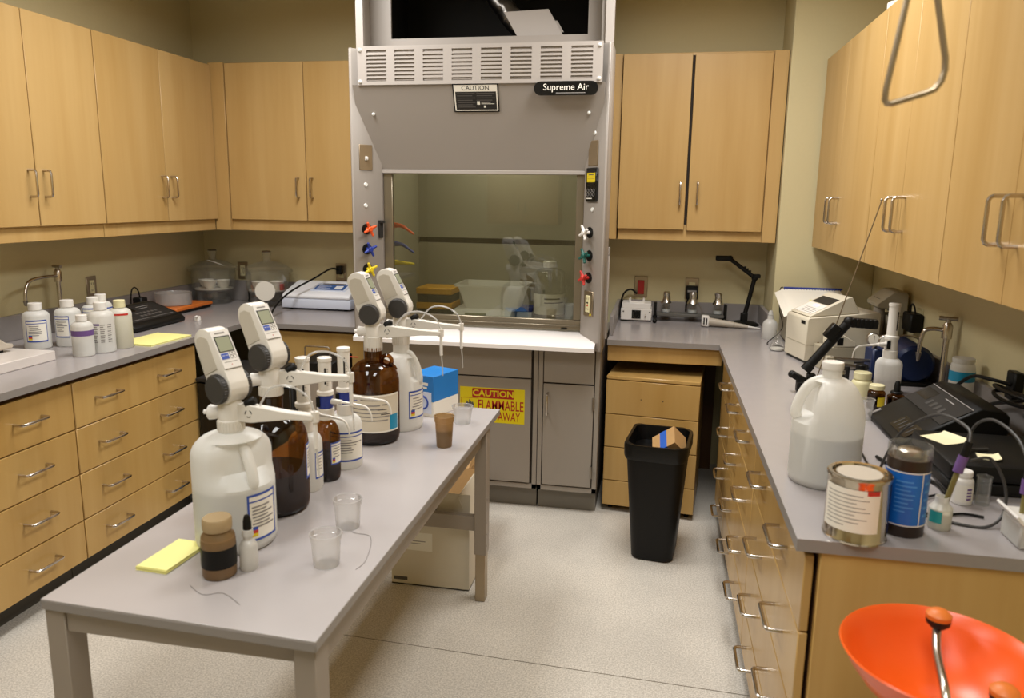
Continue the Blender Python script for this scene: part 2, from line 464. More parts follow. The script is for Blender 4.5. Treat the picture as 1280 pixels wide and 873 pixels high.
MB().use('maple_dark').box((-2.26, 3.912, .095), (-1.56, 4.66, .886)).build('carcass', t)
MB().use('kick').box((-2.26, 3.96, 0), (-1.56, 4.5, .095)).build('toe_kick', t)
MB().use('maple_base').box((-2.255, 3.89, .662), (-1.565, 3.91, .868), .0025).build('drawer', t)
MB().use('maple_base').box((-2.255, 3.89, .105), (-1.565, 3.91, .657), .0025).build('door', t)
Zr = [.105, .262, .478, .682, .868]
def base_right(y0, y1, hs, label):
    t = thing('drawer_cabinet', label, 'cabinet', (.7, (y0 + y1) / 2, 0), 0, 'maple drawer cabinets')
    MB().use('maple_dark').box((.372, y0 + .004, .095), (XR - .004, y1 - .002, .886)).build('carcass', t)
    MB().use('kick').box((.43, y0 + .004, 0), (1.0, y1 - .002, .095)).build('toe_kick', t)
    for k, (a, b) in enumerate(zip(Zr, Zr[1:])):
        d = MB().use('maple_base').box((.345, y0 + .003, a + .002), (.365, y1 - .003, b - .002), .0025).build('drawer', t)
        for h in hs: pull(d, (.345, h - .03 * (k == 2), (a + b) / 2 + (.0, .0, .0, .012)[k]), (0, 1, 0), (-1, 0, 0))
    return t
base_right(1.63, 2.50, (1.90, 2.30), 'maple four-drawer cabinet under right worktop, nearest the camera with a panelled end')
base_right(2.50, 3.37, (2.74, 3.12), 'maple four-drawer cabinet under right worktop, middle one')
base_right(3.37, 3.845, (3.50,), 'maple four-drawer cabinet under right worktop, narrow one next to the knee space')
e = solo('end_panel', MB().use('maple_base').box((.372, 1.612, 0.005), (XR - .004, 1.632, .886), .002),
         'maple end panel closing the near end of the right cabinets', 'panel', (.75, 1.62, .005))
e = solo('knee_space_apron', MB().use('maple_base').box((-.236, 3.885, .80), (.34, 3.905, .885), .002),
         'maple apron rail under the worktop above the low drawer pedestal', 'rail', (.05, 3.895, .80))
solo('knee_shade_board', MB().use('maple_dark').box((-.30, 4.60, 0), (.37, 4.615, .80)), 'added dark board standing in for shade in the knee space behind the pedestal', 'panel', (.03, 4.61, 0))  # dark board added so the knee space reads as deep shade
# pedestal rolled under the back worktop
R = Matrix.Rotation(-.10, 4, 'Z')
t = thing('drawer_pedestal', 'maple four-drawer pedestal without handles behind the black trash can', 'cabinet', (.002, 3.80, 0), -.10)
def L(m, n, lab=None):
    o = m.build(n, t, world=False); return o
L(MB().use('maple_base').box((-.235, .022, .03), (.235, .50, .715)), 'carcass')
L(MB().use('maple_base').box((-.235, .0, .715), (.235, .50, .735), .004), 'top')
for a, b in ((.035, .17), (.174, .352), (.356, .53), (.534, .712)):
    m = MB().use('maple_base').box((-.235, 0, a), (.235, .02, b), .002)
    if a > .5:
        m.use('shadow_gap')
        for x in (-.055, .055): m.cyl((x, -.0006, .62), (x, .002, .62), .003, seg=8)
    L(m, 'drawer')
for x in (-.2, .2):
    for y in (.06, .44): L(MB().use('black').cyl((x - .01, y, .016), (x + .01, y, .016), .016, seg=14).box((x - .006, y - .01, .016), (x + .006, y + .01, .031)), 'caster')
t = thing('wall_cabinet', 'maple two-door wall cabinet behind the camera, seen only as a reflection in the hood glass', 'cabinet', (-1.7, -2.0, 1.3), 0, 'maple wall cabinets')
MB().use('maple').box((-2.15, YF + .002, 1.30), (-1.25, YF + .33, 2.25), .002).build('carcass', t)
door(t, (-2.147, YF + .331, 1.32), (-1.703, YF + .351, 2.245), (-1.745, YF + .351, 1.52), (0, 1, 0))
door(t, (-1.697, YF + .331, 1.32), (-1.253, YF + .351, 2.245), (-1.655, YF + .351, 1.52), (0, 1, 0))
# ------------------------------------------------------------------ fume hood
hood = thing('fume_hood', 'grey metal fume hood with glass sash and coloured valve knobs on the back wall', 'fume hood', (-.89, 3.9, .886))
PL = [(-1.53, 3.66), (-1.521, 3.645), (-1.512, 3.648), (-1.41, 3.775), (-1.41, 3.86), (-1.53, 3.86)]
PR = [(-.25, 3.66), (-.259, 3.645), (-.268, 3.648), (-.372, 3.775), (-.372, 3.86), (-.25, 3.86)]
MB().use('hood_grey').prism(PL, 'xy', .888, 2.326, .002).build('side_post', hood)
MB().use('hood_grey').prism(PR, 'xy', .888, 2.326, .002).build('side_post', hood)
# shell behind the posts
m = MB().use('hood_grey')
m.box((-1.47, 3.86, .888), (-1.455, YB - .03, 2.33)).box((-.345, 3.86, .888), (-.33, YB - .03, 2.33))
m.box((-1.47, 3.66, 2.316), (-.31, YB - .03, 2.33))
m.build('shell', hood)
# sloping fascia panel
m = MB().use('hood_grey')
m.prism([(3.628, 2.15), (3.786, 1.753), (3.80, 1.758), (3.80, 1.775), (3.66, 2.15)], 'yz', -1.50, -.28)
m.use('hood_light').box((-1.412, 3.776, 1.737), (-.371, 3.81, 1.757), .003)
m.use('screw_white')
for p in ((-1.412, 3.674, 2.018), (-.352, 3.674, 2.018)): m.sphere(p, .0085, 12)
m.build('fascia_panel', hood)
# louvred grille: bars around open slots, dark box behind
m = MB().use('hood_light')
gx0, gx1, gz0, gz1, gy = -1.468, -.291, 2.148, 2.324, 3.62
nx, nz = 8, 8
colw = (gx1 - gx0 - .05) / nx
edges = []
for i in range(nx):
    cx0 = gx0 + .025 + i * colw + .021; edges.append((cx0, cx0 + colw - .042))
xs = [gx0] + [e for pr_ in edges for e in pr_] + [gx1]
for i in range(0, len(xs), 2): m.box((xs[i], gy, gz0), (xs[i + 1], gy + .008, gz1), 0)
ph = (gz1 - gz0 - .034) / nz
for a, b in edges:
    m.box((a, gy, gz0), (b, gy + .008, gz0 + .017)); m.box((a, gy, gz1 - .017), (b, gy + .008, gz1))
    for k in range(1, nz):
        z = gz0 + .017 + k * ph; m.box((a, gy, z - .0044), (b, gy + .008, z + .0044))
    for k in range(nz):      # rolled louvre lip tucked into each slot
        z = gz0 + .017 + k * ph + .0045
        m.prism([(gy + .005, z), (gy + .0075, z + .004), (gy + .008, z + .003), (gy + .0055, z - .001)], 'yz', a, b)
m.box((gx0, gy + .004, gz1 - .002), (gx1, gy + .03, gz1 + .002))
m.use('hood_grey').box((gx0 + .01, gy + .0085, gz0 + .004), (gx1 - .01, gy + .012, gz1 - .004))
m.use('screw_white')
for p in ((-1.455, gy, 2.308), (-1.455, gy, 2.163), (-.306, gy, 2.308), (-.306, gy, 2.163)): m.sphere(p, .0095, 12)
m.build('vent_grille', hood)
# caution plate on the fascia
n = Vector((0, -.928, -.374)); up = Vector((0, -.374, .928)); up = Vector((0, -.370, .929))
n = Vector((1, 0, 0)).cross(up)
F = frame(Vector((-.888, 3.651, 2.088)) + n * .0015, (1, 0, 0), up)
m = MB().use('black').box((-.111, -.0665, 0), (.111, .0665, .0015), M=F)
m.use('paper').box((-.105, .032, .0015), (.105, .0605, .002), M=F).box((-.105, -.0605, .0015), (.105, .0605, .0017), M=F)
m.use('dark_grey').box((-.099, -.055, .0017), (.099, .029, .0022), M=F)
m.use('black').text('CAUTION', .030, F @ Matrix.Translation((0, .0455, .0021)))
m.use('ink')
for k in range(7):
    w = .075 if k % 2 else .088
    m.box((-.092, .019 - k * .0105, .0022), (-.092 + w, .0225 - k * .0105, .0024), M=F)
    if k < 4: m.box((.004, .019 - k * .0105, .0022), (.004 + w, .0225 - k * .0105, .0024), M=F)
m.use('paper').box((.004, -.032, .0022), (.018, -.016, .0024), M=F).box((.024, -.022, .0022), (.07, -.019, .0024), M=F).box((.024, -.029, .0022), (.088, -.027, .0024), M=F)
m.box((.036, -.046, .0022), (.046, -.036, .0024), M=F)
plabel(m.build('caution_plate', hood), 'black and white CAUTION plate')
# maker's plate
F = frame(Vector((-.455, 3.614, 2.120)), (1, 0, 0), (0, 0, 1))
m = MB().use('black_gloss')
pts = []
for s in (1, -1):
    for k in range(9):
        a = -PI / 2 + PI * k / 8 if s > 0 else PI / 2 + PI * k / 8
        pts.append((s * .117 + .031 * math.cos(a), .031 * math.sin(a)))
m.prism(pts, 'xy', 0, .012, M=F)
m.use('paper').text('Supreme Air', .041, F @ Matrix.Translation((.0, .004, .0124)), sx=1.0)
m.use('ink_light').box((-.045, -.0225, .012), (.09, -.0195, .0124), M=F)
plabel(m.build('name_plate', hood), 'black rounded maker plate with white lettering')
# sash: frame and glass
m = MB().use('sash_metal')
m.box((-1.41, 3.79, .966), (-.372, 3.815, 1.018), .003).box((-1.41, 3.79, 1.018), (-1.362, 3.815, 1.80), .003)
m.box((-.412, 3.79, 1.018), (-.372, 3.815, 1.80), .003).box((-1.362, 3.79, 1.76), (-.412, 3.815, 1.80))
m.box((-1.40, 3.782, .985), (-.38, 3.79, .991), .001).use('black').box((-.47, 3.785, .97), (-.44, 3.79, .977))
m.build('sash_frame', hood)
MB().use('sash_glass').box((-1.362, 3.80, 1.018), (-.412, 3.803, 1.76)).build('sash_glass', hood)
# sloping white sill and work surface
m = MB().use('hood_white')
m.prism([(3.614, .888), (3.614, .908), (3.622, .915), (3.80, .958), (3.83, .948), (3.83, .925), (3.66, .888)], 'yz', -1.522, -.285)
MB.build(m, 'sill', hood)
MB().use('cab_grey').box((-1.455, 3.83, .89), (-.345, 4.47, .946)).build('work_surface', hood)
# liner
m = MB().use('hood_liner')
m.box((-1.455, 3.86, .946), (-1.435, 4.45, 2.10)).box((-.365, 3.86, .946), (-.345, 4.45, 2.10))
m.box((-1.435, 4.45, .946), (-.365, 4.47, 1.352)).box((-1.435, 4.45, 1.384), (-.365, 4.47, 2.10)).box((-1.455, 3.86, 2.10), (-.345, 4.47, 2.12))
m.use('shadow_gap').box((-1.435, 4.48, 1.34), (-.365, 4.49, 1.40))
m.build('liner', hood)
m = MB().use('hood_liner')
m.box((-1.435, 3.93, 1.10), (-1.430, 4.12, 1.71), .002)
m.build('access_panel', hood)
# wall plates and fittings on the slanted posts
dl = Vector((.102, .127, 0)).normalized(); dr = Vector((.104, -.127, 0)).normalized()
def onpost(mb, p, side, w, h, th, mat, bev=.002):
    d = dl if side < 0 else dr
    F = frame(p, d, (0, 0, 1)); mb.use(mat).box((-w / 2, -h / 2, 0), (w / 2, h / 2, th), bev, M=F); return F
m = MB(); F = onpost(m, (-1.469, 3.702, 1.812), -1, .074, .125, .005, 'brass')
m.use('white').box((-.006, -.014, .005), (.006, .006, .009), M=F).box((-.005, -.012, .008), (.005, .002, .02), .002, M=F)
plabel(m.build('light_switch', hood), 'brass plate with white toggle switch')
m = MB(); onpost(m, (-.327, 3.720, 1.838), 1, .078, .118, .005, 'brass'); plabel(m.build('blank_plate', hood), 'blank brass plate')
m = MB(); F = onpost(m, (-.326, 3.719, 1.690), 1, .092, .160, .012, 'black_gloss', .004)
m.use('yellow').box((-.034, .012, .012), (.034, .056, .0126), M=F).use('ink').box((-.02, .045, .0126), (.02, .049, .013), M=F)
m.box((-.028, .036, .0126), (.028, .037, .013), M=F).box((-.028, .027, .0126), (.028, .028, .013), M=F)
m.use('ink_light')
for i in range(3):
    for k in range(2): m.torus((0, 0, 0), .008, .0009, 14, M=F @ Matrix.Translation((-.024 + i * .024, -.028 - k * .018, .0125)))
m.use('paper').box((-.034, -.067, .012), (.01, -.063, .0125), M=F)
plabel(m.build('airflow_monitor', hood), 'black monitor with yellow sticker')
m = MB(); F = onpost(m, (-.327, 3.720, 1.114), 1, .078, .126, .005, 'steel_brush')
m.use('cream').box((-.019, -.042, .005), (.019, .042, .009), .002, M=F).use('ink')
for z in (.026, -.026):
    for x in (-.006, .006): m.box((x - .0012, z - .005, .009), (x + .0012, z + .005, .0094), M=F)
m.use('black').box((-.006, .003, .009), (.006, .009, .0115), M=F).use('red').box((-.006, -.01, .009), (.006, -.004, .0115), M=F)
m.use('yellow').cyl(F @ Vector((.022, -.052, .005)), F @ Vector((.022, -.052, .007)), .006, seg=10)
plabel(m.build('power_outlet', hood), 'outlet with cream socket on steel plate')
for side, pts in ((-1, ((-1.470, 3.700, 1.678), (-1.472, 3.698, 1.574))), (1, ((-.324, 3.716, 1.931), (-.324, 3.716, 1.573)))):
    for p in pts:
        d = dl if side < 0 else dr
        n_ = d.cross(Vector((0, 0, 1)))
        MB().use('screw_white').cyl(Vector(p) - n_ * .002, Vector(p) + n_ * .005, .0115, .009, 16).build('plug_button', hood)
def valve(p, side, mat, lab):
    d = dl if side < 0 else dr
    F = frame(p, d, (0, 0, 1))
    m = MB().use('black').cyl(F @ Vector((0, 0, -.001)), F @ Vector((0, 0, .004)), .027, seg=24)
    m.use(mat).cyl(F @ Vector((0, 0, 0)), F @ Vector((0, 0, .032)), .008, seg=12).cyl(F @ Vector((0, 0, .026)), F @ Vector((0, 0, .046)), .015, .013, 16, .003)
    for k in range(4):
        a = PI / 2 * k + .45
        c, s_ = math.cos(a), math.sin(a)
        m.tube([F @ Vector((c * .008, s_ * .008, .034)), F @ Vector((c * .024, s_ * .024, .036)), F @ Vector((c * .033, s_ * .033, .038))], (.0085, .006), 8)
        m.sphere(F @ Vector((c * .033, s_ * .033, .038)), .0068, 10)
    plabel(m.build('valve_knob', hood), lab)
valve((-1.470, 3.699, 1.456), -1, 'orange', 'orange star valve knob')
valve((-1.470, 3.699, 1.354), -1, 'valve_blue', 'blue star valve knob')
valve((-1.470, 3.700, 1.252), -1, 'yellow', 'yellow star valve knob')
valve((-.334, 3.729, 1.462), 1, 'white', 'white star valve knob')
valve((-.332, 3.727, 1.350), 1, 'valve_green', 'dark green star valve knob')
valve((-.332, 3.726, 1.242), 1, 'red', 'red star valve knob')
m = MB().use('dark_grey'); F = frame((-1.42, 3.762, 1.455), dl, (0, 0, 1))
m.box((-.012, -.045, 0), (.012, .045, .012), .002, M=F).box((-.012, .03, 0), (.012, .045, .03), .002, M=F)
plabel(m.build('sash_catch', hood), 'dark grey sash catch')
for z, mat, lab, dy in ((1.470, 'orange', 'orange gas spout', 1), (1.372, 'valve_blue', 'blue gas spout', 1), (1.272, 'yellow', 'yellow gas spout', .1)):
    m = MB().use(mat); p = Vector((-1.434, 3.90, z))
    m.cyl(p, p + Vector((.012, 0, 0)), .034, seg=18).cyl(p + Vector((.01, 0, 0)), p + Vector((.06, 0, 0)), .018, .013, 14)
    m.tube([p + Vector((.055, 0, 0)), p + Vector((.085, 0, -.004 * dy)), p + Vector((.115, 0, -.022 * dy)), p + Vector((.15, 0, -.045 * dy))], (.012, .005), 10, 3)
    plabel(m.build('gas_spout', hood), lab)
# enclosure above, open at the front, dark inside
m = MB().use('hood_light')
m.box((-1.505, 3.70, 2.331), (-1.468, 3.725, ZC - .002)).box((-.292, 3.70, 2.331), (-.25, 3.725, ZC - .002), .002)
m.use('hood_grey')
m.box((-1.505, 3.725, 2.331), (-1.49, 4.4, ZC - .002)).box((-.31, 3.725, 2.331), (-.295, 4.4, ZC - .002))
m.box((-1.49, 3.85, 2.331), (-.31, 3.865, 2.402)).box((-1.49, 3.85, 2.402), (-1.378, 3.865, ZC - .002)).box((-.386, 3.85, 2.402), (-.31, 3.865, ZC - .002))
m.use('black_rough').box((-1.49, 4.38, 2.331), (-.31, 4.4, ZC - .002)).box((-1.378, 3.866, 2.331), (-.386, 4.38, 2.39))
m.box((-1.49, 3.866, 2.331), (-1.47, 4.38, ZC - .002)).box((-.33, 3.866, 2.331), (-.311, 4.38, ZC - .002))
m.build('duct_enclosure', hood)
t = thing('sheet_metal_panel', 'bent light grey sheet metal panel leaning in the dark opening above the fume hood', 'panel', (-.62, 3.98, 2.39))
F = frame((-.626, 3.915, 2.402), (.995, .02, .04), (-.50, .22, .82))
m = MB().use('hood_light').box((-.11, 0, 0), (.115, .165, .004), .001, M=F).box((-.11, .15, -.02), (.115, .165, 0), .001, M=F).box((.10, 0, -.018), (.115, .12, 0), .001, M=F)
m.build('sheet', t); MB().use('hood_light').box((.113, .03, -.012), (.128, .1, -.008), .001, M=F).build('flange', t)
m = MB().use('foil_dark')
pts = [(-.99, 4.20, 2.92), (-.95, 4.16, 2.76), (-.87, 4.12, 2.62), (-.77, 4.09, 2.50), (-.70, 4.08, 2.46)]
m.tube(pts, .055, 18, 10)
import mathutils
for v in m.bm.verts:
    q = mathutils.noise.noise_vector(v.co * 28) * .012; v.co += q
solo('foil_duct', m, 'crumpled dark foil hose in the opening above the fume hood', 'hose', (-.85, 4.12, 2.40))
# trim strip standing beside the hood
solo('side_trim', MB().use('hood_light').box((-.262, 3.862, .915), (-.243, 3.90, 1.345), .002).use('hood_grey').box((-.262, 3.861, 1.345), (-.243, 3.90, 1.385), .002),
     'narrow pale trim strip standing on the worktop at the hood right edge', 'trim', (-.252, 3.88, .915))

# ---- base cabinets of the hood
t = thing('hood_base_cabinet', 'grey steel base cabinet under the fume hood with yellow flammable sticker', 'cabinet', (-1.05, 4.1, 0), 0, 'grey steel hood cabinets')
def hb(t, x0, x1, lab=None):
    MB().use('cab_grey').box((x0, 3.752, .118), (x1, 4.6, .886)).box((x0, 3.744, .118), (x0 + .022, 3.752, .886)).box((x1 - .022, 3.744, .118), (x1, 3.752, .886)).box((x0, 3.744, .118), (x1, 3.752, .142)).build('carcass', t)
    MB().use('kick_grey').box((x0, 3.80, 0), (x1 - .004, 4.5, .118)).build('toe_kick', t)
hb(t, -1.52, -.577)
m = MB().use('shadow_gap').box((-1.498, 3.7505, .146), (-.599, 3.752, .886)); m.build('reveal', t)
MB().use('cab_grey').box((-1.494, 3.738, .715), (-.611, 3.75, .882), .002).build('drawer', t)
d = MB().use('cab_grey').box((-1.494, 3.738, .15), (-.611, 3.75, .708), .002).build('door', t)
# flammable sticker
F = frame((-.8145, 3.7379, .559), (1, 0, 0), (0, 0, 1))
m = MB().use('sign_yellow').box((-.172, -.093, 0), (.172, .093, .0006), M=F)
m.use('sign_red'); 
pts = []
for cx, cy, a0 in ((.105, .018, 0), (-.105, .018, 90), (-.105, -.018, 180), (.105, -.018, 270)):
    for k in range(5):
        a = math.radians(a0 + k * 22.5); pts.append((.005 + cx + .007 * math.cos(a), .062 + cy + .007 * math.sin(a)))
m.prism(pts, 'xy', .0006, .0009, M=F)
m.use('sign_yellow').text('CAUTION', .045, F @ Matrix.Translation((.005, .061, .0012)), sx=1.08, bold=.0012)
m.use('sign_red').text('FLAMMABLE', .074, F @ Matrix.Translation((.045, -.002, .0009)), sx=.61, bold=.0004)
m.text('KEEP FIRE AWAY', .066, F @ Matrix.Translation((.0, -.06, .0009)), sx=.60, bold=.0003)
for a, b in (((-.166, -.032), (-.0735, -.030)), ((-.166, .033), (-.0735, .035)), ((-.166, -.032), (-.164, .035)), ((-.0755, -.032), (-.0735, .035))): m.box((*a, .0006), (*b, .0009), M=F)
fl = [(-.148, -.022), (-.15, -.004), (-.138, .006), (-.136, .02), (-.126, .006), (-.122, .028), (-.108, .008), (-.104, .016), (-.096, -.004), (-.1, -.022)]
m.use('ink').prism(fl, 'xy', .0006, .0009, M=F)
plabel(m.build('warning_sticker', d), 'yellow CAUTION FLAMMABLE KEEP FIRE AWAY sticker')
t = thing('hood_base_cabinet', 'narrow grey steel base cabinet with steel pull under the right end of the fume hood', 'cabinet', (-.41, 4.1, 0), 0, 'grey steel hood cabinets')
hb(t, -.573, -.262)
MB().use('shadow_gap').box((-.551, 3.7505, .146), (-.284, 3.752, .886)).build('reveal', t)
MB().use('cab_grey').box((-.546, 3.738, .70), (-.289, 3.75, .882), .002).build('drawer', t)
d = MB().use('cab_grey').box((-.546, 3.738, .15), (-.289, 3.75, .692), .002).build('door', t)
pull(d, (-.522, 3.738, .59), (0, 0, 1), (0, -1, 0), .11)
for z in (.235, .60): MB().use('nickel').cyl((-.289, 3.734, z - .032), (-.289, 3.734, z + .032), .0055, seg=10).build('hinge', d)

# ---- things inside the hood
def tub(mb, c, w, d, h, tw, td, th=.004):
    """open tapered rectangular tub with rim"""
    x, y, z = c
    def ring(W, D, Z, r=.03):
        P = []
        for sx, sy, a0 in ((1, 1, 0), (-1, 1, 90), (-1, -1, 180), (1, -1, 270)):
            for k in range(5):
                a = math.radians(a0 + k * 22.5)
                P.append((x + sx * (W / 2 - r) + r * math.cos(a), y + sy * (D / 2 - r) + r * math.sin(a), Z))
        return P
    rings = [ring(w, d, z), ring(tw, td, z + h), ring(tw + .03, td + .03, z + h), ring(tw + .03, td + .03, z + h - .012), ring(tw + .022, td + .022, z + h - .012), ring(tw + .022, td + .022, z + h - .004), ]
    bm = mb.bm; V = [[bm.verts.new(p) for p in r] for r in rings[:4]]
    fs = [bm.faces.new(V[0][::-1])]
    n = len(V[0])
    for a, b in zip(V, V[1:]):
        for i in range(n): fs.append(bm.faces.new((a[i], a[(i + 1) % n], b[(i + 1) % n], b[i])))
    mb._mark(fs)
t = thing('platform_scale', 'low white platform scale carrying the clear tub inside the fume hood', 'scale', (-.94, 4.22, .946))
MB().use('white').prism([(4.08, .952), (4.07, .962), (4.11, 1.005), (4.36, 1.008), (4.36, .952)], 'yz', -1.12, -.79, .003).build('body', t)
MB().use('lcd').box((-1.05, 4.074, .965), (-.93, 4.082, .985), M=Matrix.Translation((0, .002, .003))).build('display', t)
MB().use('ink').box((-1.10, 4.09, .946), (-.81, 4.34, .953)).build('foot', t)
m = MB().use('frosted'); tub(m, (-.915, 4.22, 1.009), .30, .2, .135, .375, .27)
solo('plastic_tub', m, 'clear rectangular plastic tub standing on the white scale in the hood', 'tub', (-.915, 4.22, 1.009))
for k, (z, lab) in enumerate(((.946, 'lower yellow-lidded tray of the stack inside the fume hood'), (1.03, 'upper yellow-lidded tray of the stack inside the fume hood'))):
    t = thing('storage_tray', lab, 'tray', (-1.245, 4.22, z), 0, 'yellow trays in the hood')
    MB().use('dark_grey').box((-1.345, 4.13, z), (-1.145, 4.32, z + .046), .004).build('tray', t)
    MB().use('tray_amber').box((-1.35, 4.125, z + .046), (-1.14, 4.325, z + .084), .005).build('lid', t)
t = thing('blue_case', 'small dark blue box between the tub and the tall bottle in the hood', 'box', (-.73, 4.27, .946))
MB().use('instr_blue').box((-.783, 4.22, .946), (-.694, 4.34, .985), .003).build('base', t)
MB().use('valve_blue').box((-.785, 4.218, .985), (-.692, 4.342, 1.012), .003).build('lid', t)
def simple_bottle(name, label, cat, c, R, h, mat, neck=.35, nh=.12, cap='white', group=None, liquid=None, lf=.5, shoulder=.12, capr=1.12):
    t = thing(name, label, cat, c, 0, group)
    hb_ = h * (1 - nh - shoulder)
    nr = R * neck
    prof = [(0, 0), (R * .93, 0), (R, h * .02), (R, hb_)]
    for k in range(1, 6):
        a = PI / 2 * k / 5
        prof.append((nr + (R - nr) * math.cos(a), hb_ + h * shoulder * math.sin(a)))
    prof += [(nr, h * (1 - nh) + .004)]
    MB().use(mat).lathe(prof + [(nr, h - .004), (0, h - .004)], seg=26).build('body', t, world=False)
    MB().use(cap).lathe([(0, h * (1 - nh) + .005), (nr * capr, h * (1 - nh) + .005), (nr * capr, h - .002), (nr * capr - .002, h), (0, h)], seg=22).build('cap', t, world=False)
    if liquid: MB().use(liquid).lathe([(0, .003), (R * .93, .003), (R - .002, h * .03), (R - .002, hb_ * lf), (0, hb_ * lf)], seg=26).build('liquid', t, world=False)
    return t
t = simple_bottle('reagent_bottle', 'tall clear bottle with white label band inside the hood', 'bottle', (-.60, 4.25, .946), .088, .33, 'clear_glass', .38)
MB().use('paper').cylrect(.0885, -180, 10, .035, .15).use('ink').cylrect(.0889, -100, -40, .12, .128).cylrect(.0889, -100, -20, .10, .105).build('label', t, world=False)
t = thing('beaker', 'clear beaker with pale blue liquid at the right end inside the hood', 'beaker', (-.46, 4.25, .946))
MB().use('clear_glass').lathe([(0, 0), (.05, 0), (.052, .004), (.052, .185), (.056, .19)], seg=24).build('wall', t, world=False)
MB().use('instr_blue').lathe([(0, .002), (.05, .003), (.05, .09), (0, .09)], seg=24).build('liquid', t, world=False)
# ------------------------------------------------------------------ left worktop
CT = .914
def hazard(m, r, a, z, w, h, per):
    """little diamond-free hazard bars: blue, red, yellow"""
    for k, mt in enumerate(('label_blue', 'red', 'yellow')):
        m.use(mt).cylrect(r, a, a + w, z + (2 - k) * h, z + (3 - k) * h, seg=3)
def cyl_label(t, R, a0, a1, z0, z1, bmat='label_blue', lines=6, haz=True, band=True, paper='paper', name='label', lab=None, bw=3.):
    m = MB().use(paper).cylrect(R + .0006, a0, a1, z0, z1)
    h = z1 - z0; bz = min(.006, h * .06)
    m.use(bmat)
    m.cylrect(R + .001, a0, a1, z0, z0 + bz).cylrect(R + .001, a0, a1, z1 - bz, z1).cylrect(R + .001, a0, a0 + bw, z0, z1, seg=2).cylrect(R + .001, a1 - bw, a1, z0, z1, seg=2)
    if band: m.cylrect(R + .001, a0 + bw, a1 - bw, z1 - .17 * h, z1 - .14 * h)
    m.use('ink_light')
    w = a1 - a0
    for k in range(lines):
        zz = z1 - h * (.27 + .5 * k / lines)
        s0 = .12 + .1 * random.random(); s1 = .55 + .35 * random.random()
        m.cylrect(R + .0012, a0 + w * s0, a0 + w * s1, zz - h * .022, zz + h * .012, seg=5)
    if haz: hazard(m, R + .0013, a0 + w * .1, z0 + h * .1, w * .18, h * .07, 1)
    o = m.build(name, t, world=False)
    if lab: plabel(o, lab)
    return o
bt = []
def hd_bottle(label, c, R, h, mat='hdpe', cap='white', liquid=None, lf=.5, group='plastic bottles on the left worktop', neck=.46, nh=.17, sh=.12):
    return simple_bottle('plastic_bottle', label, 'bottle', c, R, h, mat, neck, nh, cap, group, liquid, lf, sh)
t = hd_bottle('white plastic bottle with blue-edged label, leftmost of the group beside the marble slab', (-2.777, 2.949, CT), .055, .208)
cyl_label(t, .055, -95, -2, .035, .135)
t = hd_bottle('white plastic bottle with blue label edge, second from the left behind the leftmost', (-2.690, 3.04, CT), .055, .214)
cyl_label(t, .055, -118, -45, .045, .145, haz=False)
t = hd_bottle('white plastic bottle with blue band, standing behind the purple-banded bottle', (-2.655, 3.165, CT), .052, .213)
cyl_label(t, .052, -110, 20, .03, .165, haz=False)
t = hd_bottle('white plastic bottle at the back of the group, below the wall outlet', (-2.70, 3.272, CT), .050, .213)
cyl_label(t, .050, -90, 30, .05, .15, haz=False)
t = hd_bottle('small clear bottle with purple band, front of the group on left worktop', (-2.458, 2.853, CT), .044, .182, 'hdpe_natural', 'white', 'liquid_clear', .55)
plabel(MB().use('purple').cylrect(.0446, -140, 40, .092, .116).build('band', t, world=False), 'purple tape band')
t = hd_bottle('translucent bottle with printed label between the purple-banded and yellow-capped ones', (-2.440, 2.950, CT), .053, .226, 'hdpe_natural', 'white', 'liquid_clear', .45)
m = MB().use('ink_light')
for k in range(9):
    for q in range(3):
        a = -90 + q * 32; m.cylrect(.0537, a, a + 14 + 8 * random.random(), .05 + .0095 * k, .054 + .0095 * k, seg=3)
m.use('purple').cylrect(.0537, -100, -60, .125, .134)
m.build('label', t, world=False)
t = hd_bottle('pale yellow bottle with yellow cap and red strip on left worktop', (-2.425, 3.055, CT), .049, .222, 'hdpe_natural', 'cream', 'liquid_yellow', .95)
plabel(MB().use('red').cylrect(.0496, -90, -10, .155, .164).build('strip', t, world=False), 'red tape strip')
# marble slab and grey balance base on it
solo('marble_slab', MB().use('marble').box((-2.98, 2.28, CT), (-2.505, 2.745, .955), .003), 'pale marble slab at the left edge of the worktop', 'slab', (-2.75, 2.5, CT))
t = thing('pan_balance', 'grey-beige instrument foot standing on the marble slab', 'balance', (-2.82, 2.55, .955))
m = MB().use('grey_plastic').prism([(2.36, .962), (2.36, 1.01), (2.50, 1.10), (2.58, 1.06), (2.66, .995), (2.70, .985), (2.695, .968)], 'yz', -2.95, -2.66, .006)
m.build('housing', t)
MB().use('dark_grey').box((-2.93, 2.40, .955), (-2.68, 2.66, .964)).build('foot', t)
